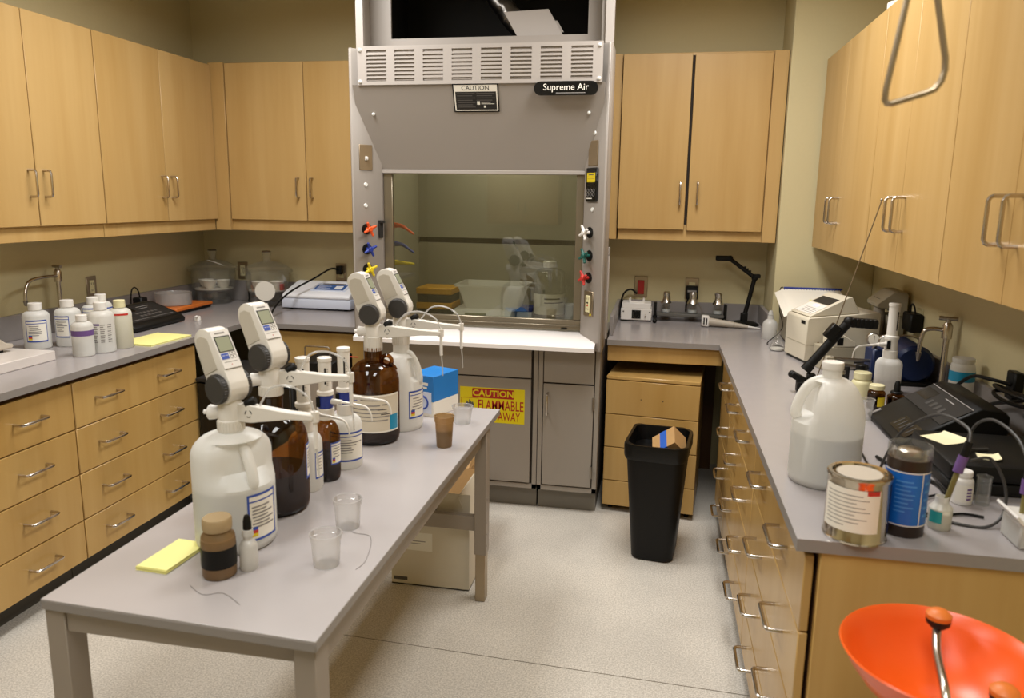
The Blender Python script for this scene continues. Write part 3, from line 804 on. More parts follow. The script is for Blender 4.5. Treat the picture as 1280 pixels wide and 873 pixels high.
# gooseneck faucet
def faucet(label, base, spout, zt, zb, group, zbase=CT):
    """base (x,y) post; spout (dx,dy) direction and length"""
    x, y = base; dx, dy = spout
    t = thing('lab_faucet', label, 'faucet', (x, y, zbase), 0, group)
    MB().use('chrome').lathe([(0, 0), (.028, 0), (.028, .012), (.015, .03), (.0115, .04), (.0105, zt - zbase - .03), (.018, zt - zbase - .028), (.018, zt - zbase + .02), (.012, zt - zbase + .032), (0, zt - zbase + .034)], seg=18).build('post', t, world=False)
    MB().use('chrome').tube([(0, 0, zt - zbase), (dx * .45, dy * .45, zt - zbase + .006), (dx * .85, dy * .85, zt - zbase - .004), (dx * .98, dy * .98, zt - zbase - .05), (dx, dy, zt - zbase - .095)], .0078, 10, 6).build('spout', t, world=False)
    MB().use('nickel').cyl((dx, dy, zt - zbase - .09), (dx * 1.005, dy * 1.005, zb - zbase), .0115, .005, 12).build('nozzle', t, world=False)
    m = MB().use('nickel').cyl((0, 0, zt - zbase + .03), (0, 0, zt - zbase + .045), .009, seg=10).cyl((-.03, .01, zt - zbase + .048), (.03, -.01, zt - zbase + .048), .008, seg=10)
    m.build('lever', t, world=False)
    return t
faucet('chrome gooseneck faucet at left wall behind the white bottles', (-2.955, 3.30), (.05, -.265), 1.205, 1.09, 'lab faucets')
# wall outlets
def outlet(label, c, face, right, kind='socket'):
    t = thing('wall_outlet', label, 'outlet', c)
    F = frame(c, right, (0, 0, 1))
    m = MB().use('steel_brush').box((-.037, -.058, 0), (.037, .058, .005), .002, M=F).build('plate', t)
    m = MB().use('cream' if kind == 'socket' else 'dark_grey').box((-.018, -.036, .005), (.018, .036, .008), .002, M=F).use('ink')
    for z in (.018, -.018):
        for x in (-.006, .006): m.box((x - .0015, z - .006, .008), (x + .0015, z + .006, .0084), M=F)
    m.build('socket', t)
    return t
outlet('steel wall outlet above the white bottles on left wall', (XL + .001, 3.622, 1.112), 1, (0, 1, 0))
outlet('steel wall outlet on back wall between the two glass desiccators', (-2.757, YB - .001, 1.115), 1, (1, 0, 0))
outlet('steel wall outlet on back wall behind the pale blue instrument', (-2.05, YB - .001, 1.125), 1, (1, 0, 0))
t = thing('power_adapter', 'small black adapter with cord loop behind the black meter on left worktop', 'adapter', (-2.955, 3.90, CT))
MB().use('black').box((-.03, -.03, 0), (.03, .03, .11), .006).build('body', t, world=False)
MB().use('black').tube([(0, 0, .108), (.0, -.012, .15), (-.005, -.035, .17), (-.01, -.055, .15), (-.015, -.06, .08), (-.01, -.06, .012)], .004, 8, 5).build('cord', t, world=False)
# black pH meter
t = thing('ph_meter', 'black bench meter with sloping keypad on left worktop beside the yellow pad', 'meter', (-2.715, 3.585, CT))
MB().use('black').prism([(-2.60, .918), (-2.596, .938), (-2.62, .958), (-2.80, 1.022), (-2.84, 1.02), (-2.845, .918)], 'xz', 3.375, 3.795, .004).build('housing', t)
F = frame((-2.71, 3.585, .9905), (0, 1, 0), (-.942, 0, .335))
n_ = Vector(F.col[2][:3])
m = MB().use('dark_grey').box((-.19, -.085, -.001), (.19, .085, .0015), .001, M=F)
m.use('black_gloss').box((-.16, .02, .0015), (-.02, .07, .002), M=F)
m.use('ink')
for i in range(6):
    for k in range(2): m.box((-.06 + i * .03, -.045 + k * .03, .0015), (-.04 + i * .03, -.03 + k * .03, .0025), M=F)
m.use('ink_light').box((-.17, -.068, .0015), (.17, -.066, .002), M=F).box((.02, .055, .0015), (.12, .059, .002), M=F).box((.02, .035, .0015), (.09, .039, .002), M=F)
m.build('keypad', t)
MB().use('rubber_grey').box((-2.82, 3.40, CT), (-2.62, 3.77, .919)).build('foot', t)
# orange-topped balance and glass dish
t = thing('orange_balance', 'flat orange-topped balance on left worktop near the corner', 'balance', (-2.89, 4.15, CT))
MB().use('black').prism([(3.98, .918), (3.97, .932), (4.33, .934), (4.33, .918)], 'yz', -3.0, -2.775, .003).build('base', t)
MB().use('orange_dull').prism([(3.965, .932), (3.965, .952), (4.05, .956), (4.34, .952), (4.345, .934)], 'yz', -3.005, -2.77, .004).build('top', t)
MB().use('rubber_grey').box((-2.98, 4.0, CT), (-2.8, 4.3, .919)).build('foot', t)
m = MB().use('clear_plastic').lathe([(0, .002), (.10, 0), (.105, .005), (.105, .07), (.1065, .073), (.103, .073), (.1015, .07), (.1015, .006), (0, .006)], seg=32)
o = m.build('glass_dish'); o.location = (-2.885, 4.11, .9565); tag(o, 'round clear glass dish standing on the orange balance', 'dish')
# yellow pad
def padmesh(c, w, d, h, rz, mat, n=6):
    M = Matrix.Translation(c) @ Matrix.Rotation(rz, 4, 'Z'); m = MB().use(mat)
    for k in range(n):
        o_ = (random.random() - .5) * .002
        m.box((-w / 2 + o_, -d / 2 + o_, h * k / n), (w / 2 + o_, d / 2 + o_, h * (k + .93) / n), M=M)
    return m
solo('notepad', padmesh((-2.40, 3.25, CT), .20, .29, .008, -.06, 'note_yellow', 3), 'yellow paper pad lying at the edge of left worktop', 'notepad', (-2.40, 3.25, CT))
solo('plastic_fitting', MB().use('white').cyl((-2.545, 3.83, CT), (-2.545, 3.83, CT + .026), .019, .017, 16, .003).cyl((-2.545, 3.83, CT + .02), (-2.53, 3.80, CT + .03), .006, seg=8),
     'small white plastic fitting lying on left worktop behind the black meter', 'fitting', (-2.545, 3.83, CT))
# desiccators
def desiccator(label, c, sc, big):
    t = thing('desiccator', label, 'desiccator', c, 0, 'glass desiccators')
    s = sc
    MB().use('clear_glass').lathe([(0, .004), (.09 * s, 0), (.105 * s, .006), (.112 * s, .03), (.110 * s, .075), (.118 * s, .085), (.132 * s, .1), (.137 * s, .15), (.139 * s, .205), (.158 * s, .216), (.158 * s, .224), (.135 * s, .224), (.133 * s, .205), (.131 * s, .15), (.125 * s, .1), (.10 * s, .08), (.104 * s, .03), (.09 * s, .008), (0, .010)], seg=40).build('bowl', t, world=False)
    MB().use('clear_glass').lathe([(.156 * s, .2255), (.157 * s, .233), (.142 * s, .24), (.12 * s, .256), (.08 * s, .274), (.035 * s, .283), (.024 * s, .288), (.021 * s, .30), (.024 * s, .32), (.03 * s, .335), (.028 * s, .342), (0, .342)], seg=40).build('lid', t, world=False)
    MB().use('nickel').lathe([(.026, .3425), (.03, .345), (.024, .352), (0, .354)], seg=20).build('stopper', t, world=False)
    MB().use('ceramic').lathe([(0, .094), (.118 * s, .094), (.12 * s, .097), (.118 * s, .1), (0, .1)], seg=32).build('plate', t, world=False)
    return t
ca = (-2.865, 4.515, CT); cb = (-2.485, 4.525, CT)
desiccator('glass desiccator with three crucibles, left of the two in the corner', ca, 1.0, 1)
desiccator('glass desiccator with white paper disc in front, right of the two in the corner', cb, 1.0, 1)
def crucible(c, r, label, mat='ceramic'):
    m = MB().use(mat).lathe([(0, 0), (r * .5, 0), (r * .82, .022), (r, .05), (r * 1.05, .052), (r * .96, .05), (r * .78, .022), (r * .45, .005), (0, .004)], seg=24)
    o = m.build('crucible'); o.location = c; tag(o, label, 'crucible', 'crucibles in the desiccators'); return o
zp = CT + .1005
crucible((ca[0] - .062, ca[1] + .01, zp), .046, 'white crucible in the left desiccator, left of the three')
crucible((ca[0] - .0, ca[1] - .05, zp), .044, 'white crucible in the left desiccator, front one of the three')
crucible((ca[0] + .06, ca[1] + .015, zp), .044, 'white crucible in the left desiccator, right of the three')
crucible((cb[0] - .055, cb[1] - .01, zp), .047, 'white crucible in the right desiccator, left one')
crucible((cb[0] + .045, cb[1] + .03, zp), .045, 'white crucible in the right desiccator, behind the paper disc')
solo('paper_scrap', MB().use('paper').prism([(-.06, -.008), (-.03, .012), (.01, .014), (.045, .006), (.062, -.01), (.05, -.02), (.03, -.016), (0, -.018), (-.04, -.014)], 'xz', -.02, .02, M=Matrix.Translation((ca[0] + .055, ca[1] - .07, CT + .2745)) @ Matrix.Rotation(.25, 4, 'Y') @ Matrix.Rotation(1.12, 4, 'X') @ Matrix.Diagonal((1, .03, 1, 1))),
     'torn white paper scrap lying on the lid of the left desiccator', 'paper', (ca[0] + .055, ca[1] - .07, CT + .27))
solo('paper_disc', MB().use('paper').cyl((cb[0] + .055, cb[1] - .139, CT + .108), (cb[0] + .0555, cb[1] - .1405, CT + .108), .062, seg=36),
     'round white paper disc stuck to the front of the right desiccator', 'paper', (cb[0] + .055, cb[1] - .14, CT + .05))
solo('sample_vial', MB().use('red').cyl((cb[0] + .10, cb[1] + .0, zp), (cb[0] + .10, cb[1] + .0, zp + .04), .016, seg=14), 'red capped vial inside the right desiccator', 'vial', (cb[0] + .1, cb[1], zp))
# pale blue instrument
t = thing('bench_analyzer', 'pale blue-white instrument with blue screen on back worktop', 'instrument', (-2.09, 4.5, CT))
m = MB().use('instr_white').prism([(4.375, .985), (4.37, 1.005), (4.395, 1.02), (4.60, 1.075), (4.635, 1.073), (4.645, .985)], 'yz', -2.31, -1.86, .008, seg=2)
m.build('top_cover', t)
MB().use('instr_blue').box((-2.315, 4.375, .925), (-1.855, 4.64, .986), .008, seg=2).build('base', t)
F = frame((-2.03, 4.49, 1.0475), (1, 0, 0), (0, .966, .259))
m = MB().use('instr_blue').box((-.115, -.06, -.002), (.115, .065, .003), .001, M=F).use('lcd_blue').box((-.1, -.05, .003), (.1, .035, .004), M=F)
m.use('ink').box((-.075, .04, .003), (.08, .058, .0042), M=F).use('instr_white')
for k in range(4): m.box((-.085, -.04 + k * .016, .004), (-.03 + .03 * (k % 2), -.036 + k * .016, .0044), M=F)
m.box((.03, -.035, .004), (.08, .02, .0042), M=F)
plabel(m.build('screen', t), 'blue display')
for x in (-2.27, -1.9):
    for y in (4.41, 4.60): MB().use('black').cyl((x, y, CT), (x, y, .926), .014, seg=12).build('foot', t)
t = thing('power_cable', 'black cable with plug crossing in front of the pale blue instrument', 'cable', (-2.16, 4.0, CT))
MB().use('black').tube([(-2.05, 4.665, 1.142), (-2.08, 4.60, 1.155), (-2.12, 4.45, 1.11), (-2.20, 4.30, 1.045), (-2.22, 4.15, .985), (-2.19, 4.0, .935), (-2.16, 3.90, .921), (-2.145, 3.857, .916), (-2.15, 3.851, .88), (-2.16, 3.851, .70)], .006, 8, 6).build('cord', t)
MB().use('black').box((-2.07, 4.655, 1.115), (-2.03, 4.688, 1.17), .004).build('plug', t)
solo('flat_cable', MB().use('black').tube([(-2.70, 4.655, .99), (-2.69, 4.645, .94), (-2.66, 4.60, .92), (-2.58, 4.66, .92), (-2.45, 4.67, .92), (-2.33, 4.66, .92)], .005, 8, 6), 'thin black cable running on the worktop between the desiccators', 'cable', (-2.6, 4.62, CT))
# ------------------------------------------------------------------ work table
TZ = .76
P0, P1, P2, P3 = (-1.268, 1.28), (-.622, 1.255), (-.614, 2.977), (-1.262, 2.99)
tb = thing('work_table', 'long grey-topped steel lab table in the middle of the room', 'table', (-.94, 2.1, 0))
m = MB().use('laminate_edge').prism([P0, P1, P2, P3], 'xy', TZ - .026, TZ - .001, .004)
m.use('table_top').prism([(a * .998 - .0019, b * .9985 + .003) for a, b in (P0, P1, P2, P3)], 'xy', TZ - .004, TZ, .0008); m.build('tabletop', tb)
for k, (x, y) in enumerate(((-1.24, 1.315), (-.655, 1.30), (-.648, 2.80), (-1.235, 2.81))):
    m = MB().use('table_steel').box((x - .024, y - .03, .205), (x + .024, y + .03, TZ - .026), .002)
    lg = m.build('leg', tb)
    plabel(MB().use('steel_brush').box((x - .020, y - .026, 0), (x + .020, y + .026, .21), .002).build('leg_extension', lg), 'bare metal telescopic leg end')
    m = MB().use('nickel')
    for q in range(5): m.cyl((x + .0235, y - .01, .24 + q * .05), (x + .0255, y - .01, .24 + q * .05), .004, seg=8)
    m.build('bolt_row', lg)
m = MB().use('table_steel')
MB().use('table_steel').box((-1.216, 1.29, TZ - .075), (-.679, 1.31, TZ - .027), .002).build('apron', tb)
MB().use('table_steel').box((-1.21, 2.80, TZ - .075), (-.672, 2.82, TZ - .027), .002).build('apron', tb)
MB().use('table_steel').box((-.665, 1.33, TZ - .10), (-.645, 2.77, TZ - .042), .002).build('apron', tb)
MB().use('table_steel').box((-1.245, 1.345, TZ - .10), (-1.225, 2.78, TZ - .042), .002).build('apron', tb)
MB().use('table_steel').box((-1.211, 2.785, .30), (-.672, 2.815, .362), .002).build('stretcher', tb)
m = MB().use('table_steel').box((-1.216, 1.30, .30), (-.679, 1.33, .362), .002); m.build('stretcher', tb)

# ---- digital bottle-top burettes
def burette_head(t, hz, arm_len, arm_rot, head_rot, lean=.44, L=.152, cl_=.046):
    """local to bottle axis; hz = height of arm above the bottle base"""
    A = Matrix.Translation((0, 0, hz)) @ Matrix.Rotation(arm_rot, 4, 'Z')
    Hd = Matrix.Translation((0, 0, hz)) @ Matrix.Rotation(head_rot, 4, 'Z')
    m = MB().use('burette').lathe([(0, -cl_), (.031, -cl_), (.0315, -.02), (.029, -.018), (.029, .02), (.024, .03), (.024, .06), (0, .06)], seg=26)
    for k in range(26):
        a = 2 * PI * k / 26; m.box((.030, -.0013, -cl_ + .001), (.0327, .0013, -.022), M=Matrix.Rotation(a, 4, 'Z'))
    m.build('collar', t, world=False, M=Matrix.Translation((0, 0, hz)))
    # arm with nozzle
    m = MB().use('burette')
    m.prism([(.02, -.022), (.02, .022), (.06, .021), (arm_len * .70, .010), (arm_len, .007), (arm_len, -.007), (arm_len * .70, -.009), (.06, -.023)], 'xz', -.012, .012, .002, M=A)
    m.cyl(A @ Vector((arm_len, 0, -.012)), A @ Vector((arm_len, 0, .014)), .0095, seg=14)
    for k in range(3):
        a0 = math.radians(120 * k)
        m.use('dark_grey').tube([A @ Vector((.055 + .0085 * math.cos(a0 + j * .3), -.0125, .0085 * math.sin(a0 + j * .3))) for j in range(5)], .001, 5)
    m.build('arm', t, world=False)
    plabel(MB().use('black').cyl(A @ Vector((.045, 0, .018)), A @ Vector((.068, .0, .034)), .013, .010, 14, .003).build('vent_cap', t, world=False), 'black vent cap')
    m = MB().use('white').tube([A @ Vector((arm_len, 0, -.01)), A @ Vector((arm_len, 0, -.07)), A @ Vector((arm_len + .001, 0, -.078))], .0055, 8)
    m.use('tube_clear').tube([A @ Vector((arm_len, 0, -.075)), A @ Vector((arm_len + .004, 0, -.11)), A @ Vector((arm_len + .006, 0, -.15))], (.003, .002), 8)
    m.build('nozzle', t, world=False)
    m = MB().use('tube_clear').tube([A @ Vector((.08, 0, .02)), A @ Vector((arm_len * .5, 0, .065)), A @ Vector((arm_len * .72, 0, .072)), A @ Vector((arm_len * .92, 0, .05)), A @ Vector((arm_len, 0, .012))], .0028, 8, 6)
    m.build('hose', t, world=False)
    # small white knob at the back of the collar
    plabel(MB().use('white').cyl(A @ Vector((-.02, -.008, -.002)), A @ Vector((-.05, -.012, -.002)), .016, .019, 16, .003).cyl(A @ Vector((-.05, -.012, -.002)), A @ Vector((-.062, -.014, -.002)), .006, seg=8).build('filling_knob', t, world=False), 'white knob')
    # head: side profile in (a,z), leaning back, extruded along the knob axis
    hub = Vector((0, .0, .062)); cl, sl = math.cos(lean), math.sin(lean)
    def pt(u, w):      # u along the lean axis, w across (front +)
        return (hub.x - u * sl + w * cl, hub.z + u * cl + w * sl)
    Rh, Rt = .040, .034
    prof = []
    for k in range(9):
        a = PI + PI * k / 8; prof.append(pt(Rh * math.sin(a), Rh * math.cos(a) + .002))
    prof += [pt(.02, Rh + .0), pt(L - .03, Rt)]
    for k in range(1, 8):
        a = PI / 2 * (k / 4); prof.append(pt(L - .03 + .03 * math.sin(a) if a <= PI else 0, Rt * math.cos(a) if k <= 4 else -Rt * math.sin(a - PI / 2)))
    prof.append(pt(L - .032, -Rt)); prof.append(pt(.03, -Rh + .002))
    m = MB().use('burette').prism(prof, 'xz', -.027, .027, .003, M=Hd, seg=2)
    # cheek plates and seam lines
    m.use('burette_side')
    pin = [(lambda a, b: (a, b))(*pt(u, w)) for u, w in ((.045, -.034), (.045, .018), (L - .03, .018), (L - .018, .0), (L - .018, -.018), (L - .035, -.029))]
    m.prism(pin, 'xz', -.0285, .0285, .0, M=Hd)
    m.build('head', t, world=False)
    # display panel on the front face
    o = pt(.082, .0366); slope = math.atan2(Rt - Rh, L - .05)
    fr = Hd @ frame((o[0], 0, o[1]), (0, 1, 0), (-sl + cl * slope, 0, cl + sl * slope))
    m = MB().use('white').box((-.0262, -.046, -.004), (.0262, .054, .0012), .001, M=fr)
    m.use('ink_light').box((-.016, .043, .0012), (.012, .047, .0016), M=fr)
    m.use('dark_grey').box((-.0225, -.004, .0012), (.0215, .037, .002), M=fr).use('lcd').box((-.020, -.002, .002), (.019, .034, .0024), M=fr)
    m.use('label_blue').box((-.021, -.022, .0012), (-.0005, -.007, .0022), M=fr)
    m.use('paper')
    for i in range(2): m.box((-.019 + i * .0095, -.0135, .0022), (-.012 + i * .0095, -.0125, .0025), M=fr)
    m.use('ink_light'); 
    for i in range(2):
        for k in range(2): m.torus((0, 0, 0), .0042, .0006, 12, M=fr @ Matrix.Translation((.0075 + i * .0095, -.009 - k * .009, .0014)))
    m.box((-.018, -.0305, .0012), (.018, -.029, .0016), M=fr).use('red').cyl(fr @ Vector((0, -.037, .001)), fr @ Vector((0, -.037, .002)), .0012, seg=8)
    m.use('ink').box((-.0235, -.0475, .0), (.0235, -.0468, .0013), M=fr)
    plabel(m.build('display_panel', t, world=False), 'panel with small screen and blue buttons')
    for s in (-1, 1):
        m = MB().use('charcoal')
        p = Hd @ Vector((hub.x, s * .027, hub.z)); q = Hd @ Vector((hub.x, s * .044, hub.z))
        m.cyl(p, q, .036, .035, 32, .003)
        for k in range(32):
            a = 2 * PI * k / 32
            m.cyl(Hd @ Vector((hub.x + .0355 * math.cos(a), s * .029, hub.z + .0355 * math.sin(a))), Hd @ Vector((hub.x + .0355 * math.cos(a), s * .041, hub.z + .0355 * math.sin(a))), .0014, seg=5)
        m.build('hand_wheel', t, world=False)

def jug(t, R, h, ha, nr, mat='hdpe', seg=44, liquid=None, lf=.6, dw=.62, lmat='liquid_clear', shf=.60, topf=.905, zd=None, deep=.62):
    """round gallon jug with a moulded grip on side ha (radians)"""
    sh = shf * h; zd = sh if zd is None else zd * h
    prof = [(0, .004), (R * .9, 0), (R * .97, .006), (R, .02), (R, sh * .98)]
    for k in range(1, 10):
        u = k / 10; a = u * PI / 2
        prof.append((nr + (R - nr) * math.cos(a) ** .9, sh + ((topf - .005) * h - sh) * math.sin(a) ** 1.15))
    prof[5:5] = [(R, sh * .98 * (.3 + .07 * k)) for k in range(10) if .02 < sh * .98 * (.3 + .07 * k)] if shf > .7 else []
    prof = sorted(prof[:4], key=lambda p: prof.index(p)) + sorted(prof[4:], key=lambda p: p[1])
    prof += [(nr, topf * h), (nr, h)]
    ca, sa = math.cos(ha), math.sin(ha)
    def dent(x, y, z):
        r = math.hypot(x, y)
        if z > zd * .98 and r > nr * 1.01:
            ang = math.acos(max(-1, min(1, (x * ca + y * sa) / r)))
            w = math.exp(-(ang / dw) ** 4)
            s_ = min(1, max(0, (z - zd) / (h * .045))); s_ = s_ * s_ * (3 - 2 * s_)
            tgt = max(nr, r * deep if z < topf * .95 * h else r)
            k = 1 - (1 - tgt / r) * w * s_
            return x * k, y * k, z
        return x, y, z
    MB().use(mat).lathe(prof, seg=seg, fn=dent).build('body', t, world=False)
    d = Vector((ca, sa, 0)); z = Vector((0, 0, 1))
    m = MB().use(mat if mat != 'hdpe_natural' else mat)
    m.tube([d * nr * .7 + z * h * .90, d * (nr + .12 * (R - nr)) + z * h * .895, d * (R * .60) + z * h * .855, d * R * .76 + z * h * .785, d * R * .875 + z * h * .70, d * R * .93 + z * h * .62, d * R * .90 + z * h * .575], .0135, 12, 6)
    m.build('grip', t, world=False)
    if liquid:
        lh = h * lf
        MB().use(lmat).lathe([(0, .006), (R * .88, .005), (R * .965, .012), (R * .982, .022), (R * .982, lh), (0, lh)], seg=seg).build('liquid', t, world=False)
def amber_bottle(t, R, h, nr, liquid=.55, seg=40, shf=.60):
    sh = shf * h
    prof = [(0, .006), (R * .86, .0), (R * .97, .010), (R, .026), (R, sh)]
    for k in range(1, 11):
        a = k / 10 * PI / 2; prof.append((nr + (R - nr) * math.cos(a), sh + (.86 * h - sh) * math.sin(a) ** 1.1))
    prof += [(nr, .88 * h), (nr, h)]
    MB().use('amber').lathe(prof, seg=seg).build('body', t, world=False)
    if liquid:
        MB().use('liquid_dark').lathe([(0, .009), (R * .84, .005), (R * .95, .013), (R * .975, .028), (R * .975, h * liquid), (0, h * liquid)], seg=seg).build('liquid', t, world=False)
GB = 'bottles with digital burettes on the table'
# white jug nearest
t = thing('burette_bottle', 'white gallon jug with digital burette, nearest on the table behind the brown sample bottle', 'bottle', (-1.012, 1.633, TZ), 0, GB)
jug(t, .098, .292, math.radians(-30), .030, 'hdpe', liquid=True, lf=.54, dw=1.0, shf=.80, topf=.985, zd=.60, deep=.58)
burette_head(t, .338, .222, math.radians(0), math.radians(-20))
cyl_label(t, .098, -43, 8, .03, .15, lines=7)
# amber behind it
t = thing('burette_bottle', 'amber glass bottle with digital burette, second on the table behind the near white jug', 'bottle', (-1.018, 1.845, TZ), 0, GB)
amber_bottle(t, .093, .322, .030, .36)
burette_head(t, .372, .215, math.radians(15), math.radians(-18))
cyl_label(t, .093, 2, 40, .09, .19, haz=False)
# big amber with ring
t = thing('burette_bottle', 'large amber glass bottle with finger ring, handwritten label and digital burette', 'bottle', (-.972, 2.484, TZ), 0, GB)
amber_bottle(t, .0895, .340, .031, .44, shf=.63)
m = MB().use('amber').torus((0, 0, 0), .019, .0075, 22, M=Matrix.Translation((.049, 0, .292)) @ Matrix.Rotation(PI / 2, 4, 'X'))
m.use('amber').prism([(.05, .268), (.072, .272), (.088, .262), (.080, .276), (.068, .285)], 'xz', -.006, .006, .001)
m.build('finger_ring', t, world=False)
burette_head(t, .397, .245, math.radians(3), math.radians(2), lean=.40, cl_=.070)
o = cyl_label(t, .0895, -150, -4, .05, .185, bmat='paper', haz=False, lines=5, paper='carton_white', lab='cream handwritten label', band=False)
m = MB().use('aqua').cylrect(.0905, -33, -6, .055, .11, seg=4).use('ink')
for k, (a, b) in enumerate(((-100, -60), (-52, -36), (-62, -40), (-55, -30))): m.cylrect(.0907, a, b, .168 - k * .017 - .003, .168 - k * .017, seg=5)
m.use('label_blue').cylrect(.0907, -120, -108, .162, .172, seg=3)
m.build('label_print', t, world=False)
# far white jug
t = thing('burette_bottle', 'white gallon jug with grip and digital burette, farthest on the table beside the blue box', 'bottle', (-.929, 2.655, TZ), 0, GB)
jug(t, .080, .318, math.radians(-8), .030, 'hdpe')
burette_head(t, .397, .237, math.radians(-4), math.radians(2), lean=.42, cl_=.078)
cyl_label(t, .080, -52, 12, .05, .155, lines=5)

# ---- slim bottle-top dispensers
def dispenser(label, c, R, h, mat, base_z, tube_h, lab, amber=False, rot=0., blue=True, group='bottle-top dispensers on the table'):
    t = thing('dispenser_bottle', label, 'bottle', c, 0, group)
    nr = R * .42
    if amber: amber_bottle(t, R, h, nr, .5, 30, .62)
    else:
        MB().use(mat).lathe([(0, .003), (R * .92, 0), (R, .008), (R, h * .70)] + [(nr + (R - nr) * math.cos(k / 6 * PI / 2), h * .70 + h * .18 * math.sin(k / 6 * PI / 2)) for k in range(1, 7)] + [(nr, h)], seg=30).build('body', t, world=False)
    if lab: cyl_label(t, R, *lab[:4], lines=lab[4], haz=lab[5])
    z0 = h - .022
    m = MB().use('burette').lathe([(0, z0), (.026, z0), (.026, z0 + .032), (.024, z0 + .034), (0, z0 + .034)], seg=22).build('collar', t, world=False)
    m = MB().use('valve_blue' if blue else 'burette').lathe([(0, z0 + .035), (.0225, z0 + .035), (.0225, z0 + .075), (0, z0 + .075)], seg=22)
    m.use('black').box((-.02, -.024, z0 + .04), (-.008, -.018, z0 + .07)); plabel(m.build('valve_block', t, world=False), 'blue valve block' if blue else 'white valve block')
    zt = z0 + .075 + tube_h
    m = MB().use('burette').lathe([(0, z0 + .0755), (.0255, z0 + .0755), (.0255, z0 + .086), (.0195, z0 + .09), (.0195, zt - .012), (.0215, zt - .011), (.0215, zt - .001), (.020, zt), (0, zt)], seg=24)
    a = -62
    m.use('dark_grey').cylrect(.0198, a - 8, a + 8, z0 + .11, zt - .03, seg=3).use('ink_light')
    for k in range(9): m.cylrect(.0199, a + 12, a + 26, z0 + .105 + k * (tube_h - .06) / 9, z0 + .107 + k * (tube_h - .06) / 9, seg=2)
    m.build('plunger', t, world=False)
    A = Matrix.Rotation(rot, 4, 'Z')
    m = MB().use('burette').cyl(A @ Vector((.02, 0, z0 + .055)), A @ Vector((.055, 0, z0 + .055)), .009, .007, 12).tube([A @ Vector((.05, 0, z0 + .055)), A @ Vector((.10, 0, z0 + .052)), A @ Vector((.135, 0, z0 + .047)), A @ Vector((.15, 0, z0 + .028)), A @ Vector((.154, 0, z0 + .005))], (.0046, .0022), 8, 5)
    m.build('discharge_tube', t, world=False)
    return t
dispenser('white bottle with slim dispenser, nearest of the three slim dispensers on the table', (-1.0, 1.998, TZ), .049, .20, 'hdpe', 0, .146, (-32, 20, .04, .12, 4, False), rot=math.radians(-10), blue=False)
dispenser('amber bottle with slim blue-collared dispenser, between two white dispenser bottles', (-.972, 2.085, TZ), .040, .215, 'amber', 0, .115, (-50, 20, .055, .125, 4, True), amber=True, rot=math.radians(-5))
dispenser('white bottle with slim blue-collared dispenser and blue-lined label, beside the large amber bottle', (-.965, 2.21, TZ), .053, .195, 'hdpe', 0, .142, (-130, 10, .028, .125, 6, False), rot=math.radians(3))

# ---- small things on the table
t = thing('sample_bottle', 'squat brown sample bottle with black label at the near end of the table', 'bottle', (-.955, 1.462, TZ))
MB().use('brown_plastic').lathe([(0, .002), (.034, 0), (.038, .006), (.0385, .085), (.036, .1), (.029, .107), (.028, .112), (0, .112)], seg=30).build('body', t, world=False)
MB().use('tan_liquid').lathe([(0, .004), (.034, .004), (.0372, .01), (.0372, .095), (0, .095)], seg=30).build('contents', t, world=False)
m = MB().use('tan_plastic')
m.lathe([(0, .1125), (.0315, .1125), (.0325, .117), (.0325, .137), (.030, .141), (0, .141)], seg=30)
m.build('cap', t, world=False)
plabel(MB().use('black').cylrect(.0390, -180, 175, .028, .074, seg=36).build('label', t, world=False), 'black wrap label')
t = thing('dropper_bottle', 'small clear dropper bottle with black bulb beside the brown sample bottle', 'bottle', (-.905, 1.503, TZ))
MB().use('frosted').lathe([(0, .002), (.019, 0), (.021, .005), (.021, .058), (.016, .068), (.0105, .073), (.0105, .082), (.0135, .083), (.0125, .098), (0, .098)], seg=22).build('body', t, world=False)
MB().use('black').lathe([(0, .0985), (.010, .0985), (.0095, .118), (.006, .132), (0, .135)], seg=16).build('bulb', t, world=False)
solo('sticky_pad', padmesh((-1.110, 1.511, TZ), .082, .148, .010, -.06, 'note_yellow', 8), 'yellow sticky note pad at the near end of the table', 'notepad', (-1.11, 1.51, TZ))
def cup(label, c, mat, r0, r1, h, group, fill=None):
    t = thing('plastic_cup', label, 'cup', c, 0, group)
    MB().use(mat).lathe([(0, .002), (r0 - .002, .002), (r0, 0), (r0 + .001, .004), (r1 - .002, h * .80), (r1, h * .81), (r1 + .001, h - .003), (r1 + .003, h - .002), (r1 + .002, h), (r1 - .001, h)], seg=34).build('wall', t, world=False)
    if fill: MB().use(fill).lathe([(0, .003), (r0 - .002, .004), (r0 + (r1 - r0) * .55 - .001, h * .55), (0, h * .55)], seg=30).build('contents', t, world=False)
    return t
GC = 'plastic cups on the table'
cup('clear plastic cup on the table, nearest to the camera', (-.738, 1.560, TZ), 'clear_plastic', .030, .0365, .080, GC)
cup('clear plastic cup on the table, just behind the nearest cup', (-.772, 1.768, TZ), 'clear_plastic', .030, .0365, .080, GC)
cup('brown stained plastic cup on the table near the far end', (-.708, 2.466, TZ), 'brown_plastic', .026, .034, .112, GC, 'brown_liquid')
cup('clear plastic cup at the far right end of the table', (-.716, 2.75, TZ), 'clear_plastic', .030, .039, .070, GC)
t = thing('tissue_box', 'blue and white cardboard box on the far end of the table', 'box', (-.868, 2.88, TZ))
F = Matrix.Translation((-.875, 2.895, TZ)) @ Matrix.Rotation(-.35, 4, 'Z')
m = MB().use('box_blue').box((-.062, -.085, .062), (.062, .085, .165), .001, M=F).use('paper').box((-.062, -.085, 0), (.062, .085, .062), .001, M=F)
m.build('carton', t)
m = MB().use('instr_blue').box((-.052, -.0856, .012), (.052, -.085, .10), M=F).use('label_blue')
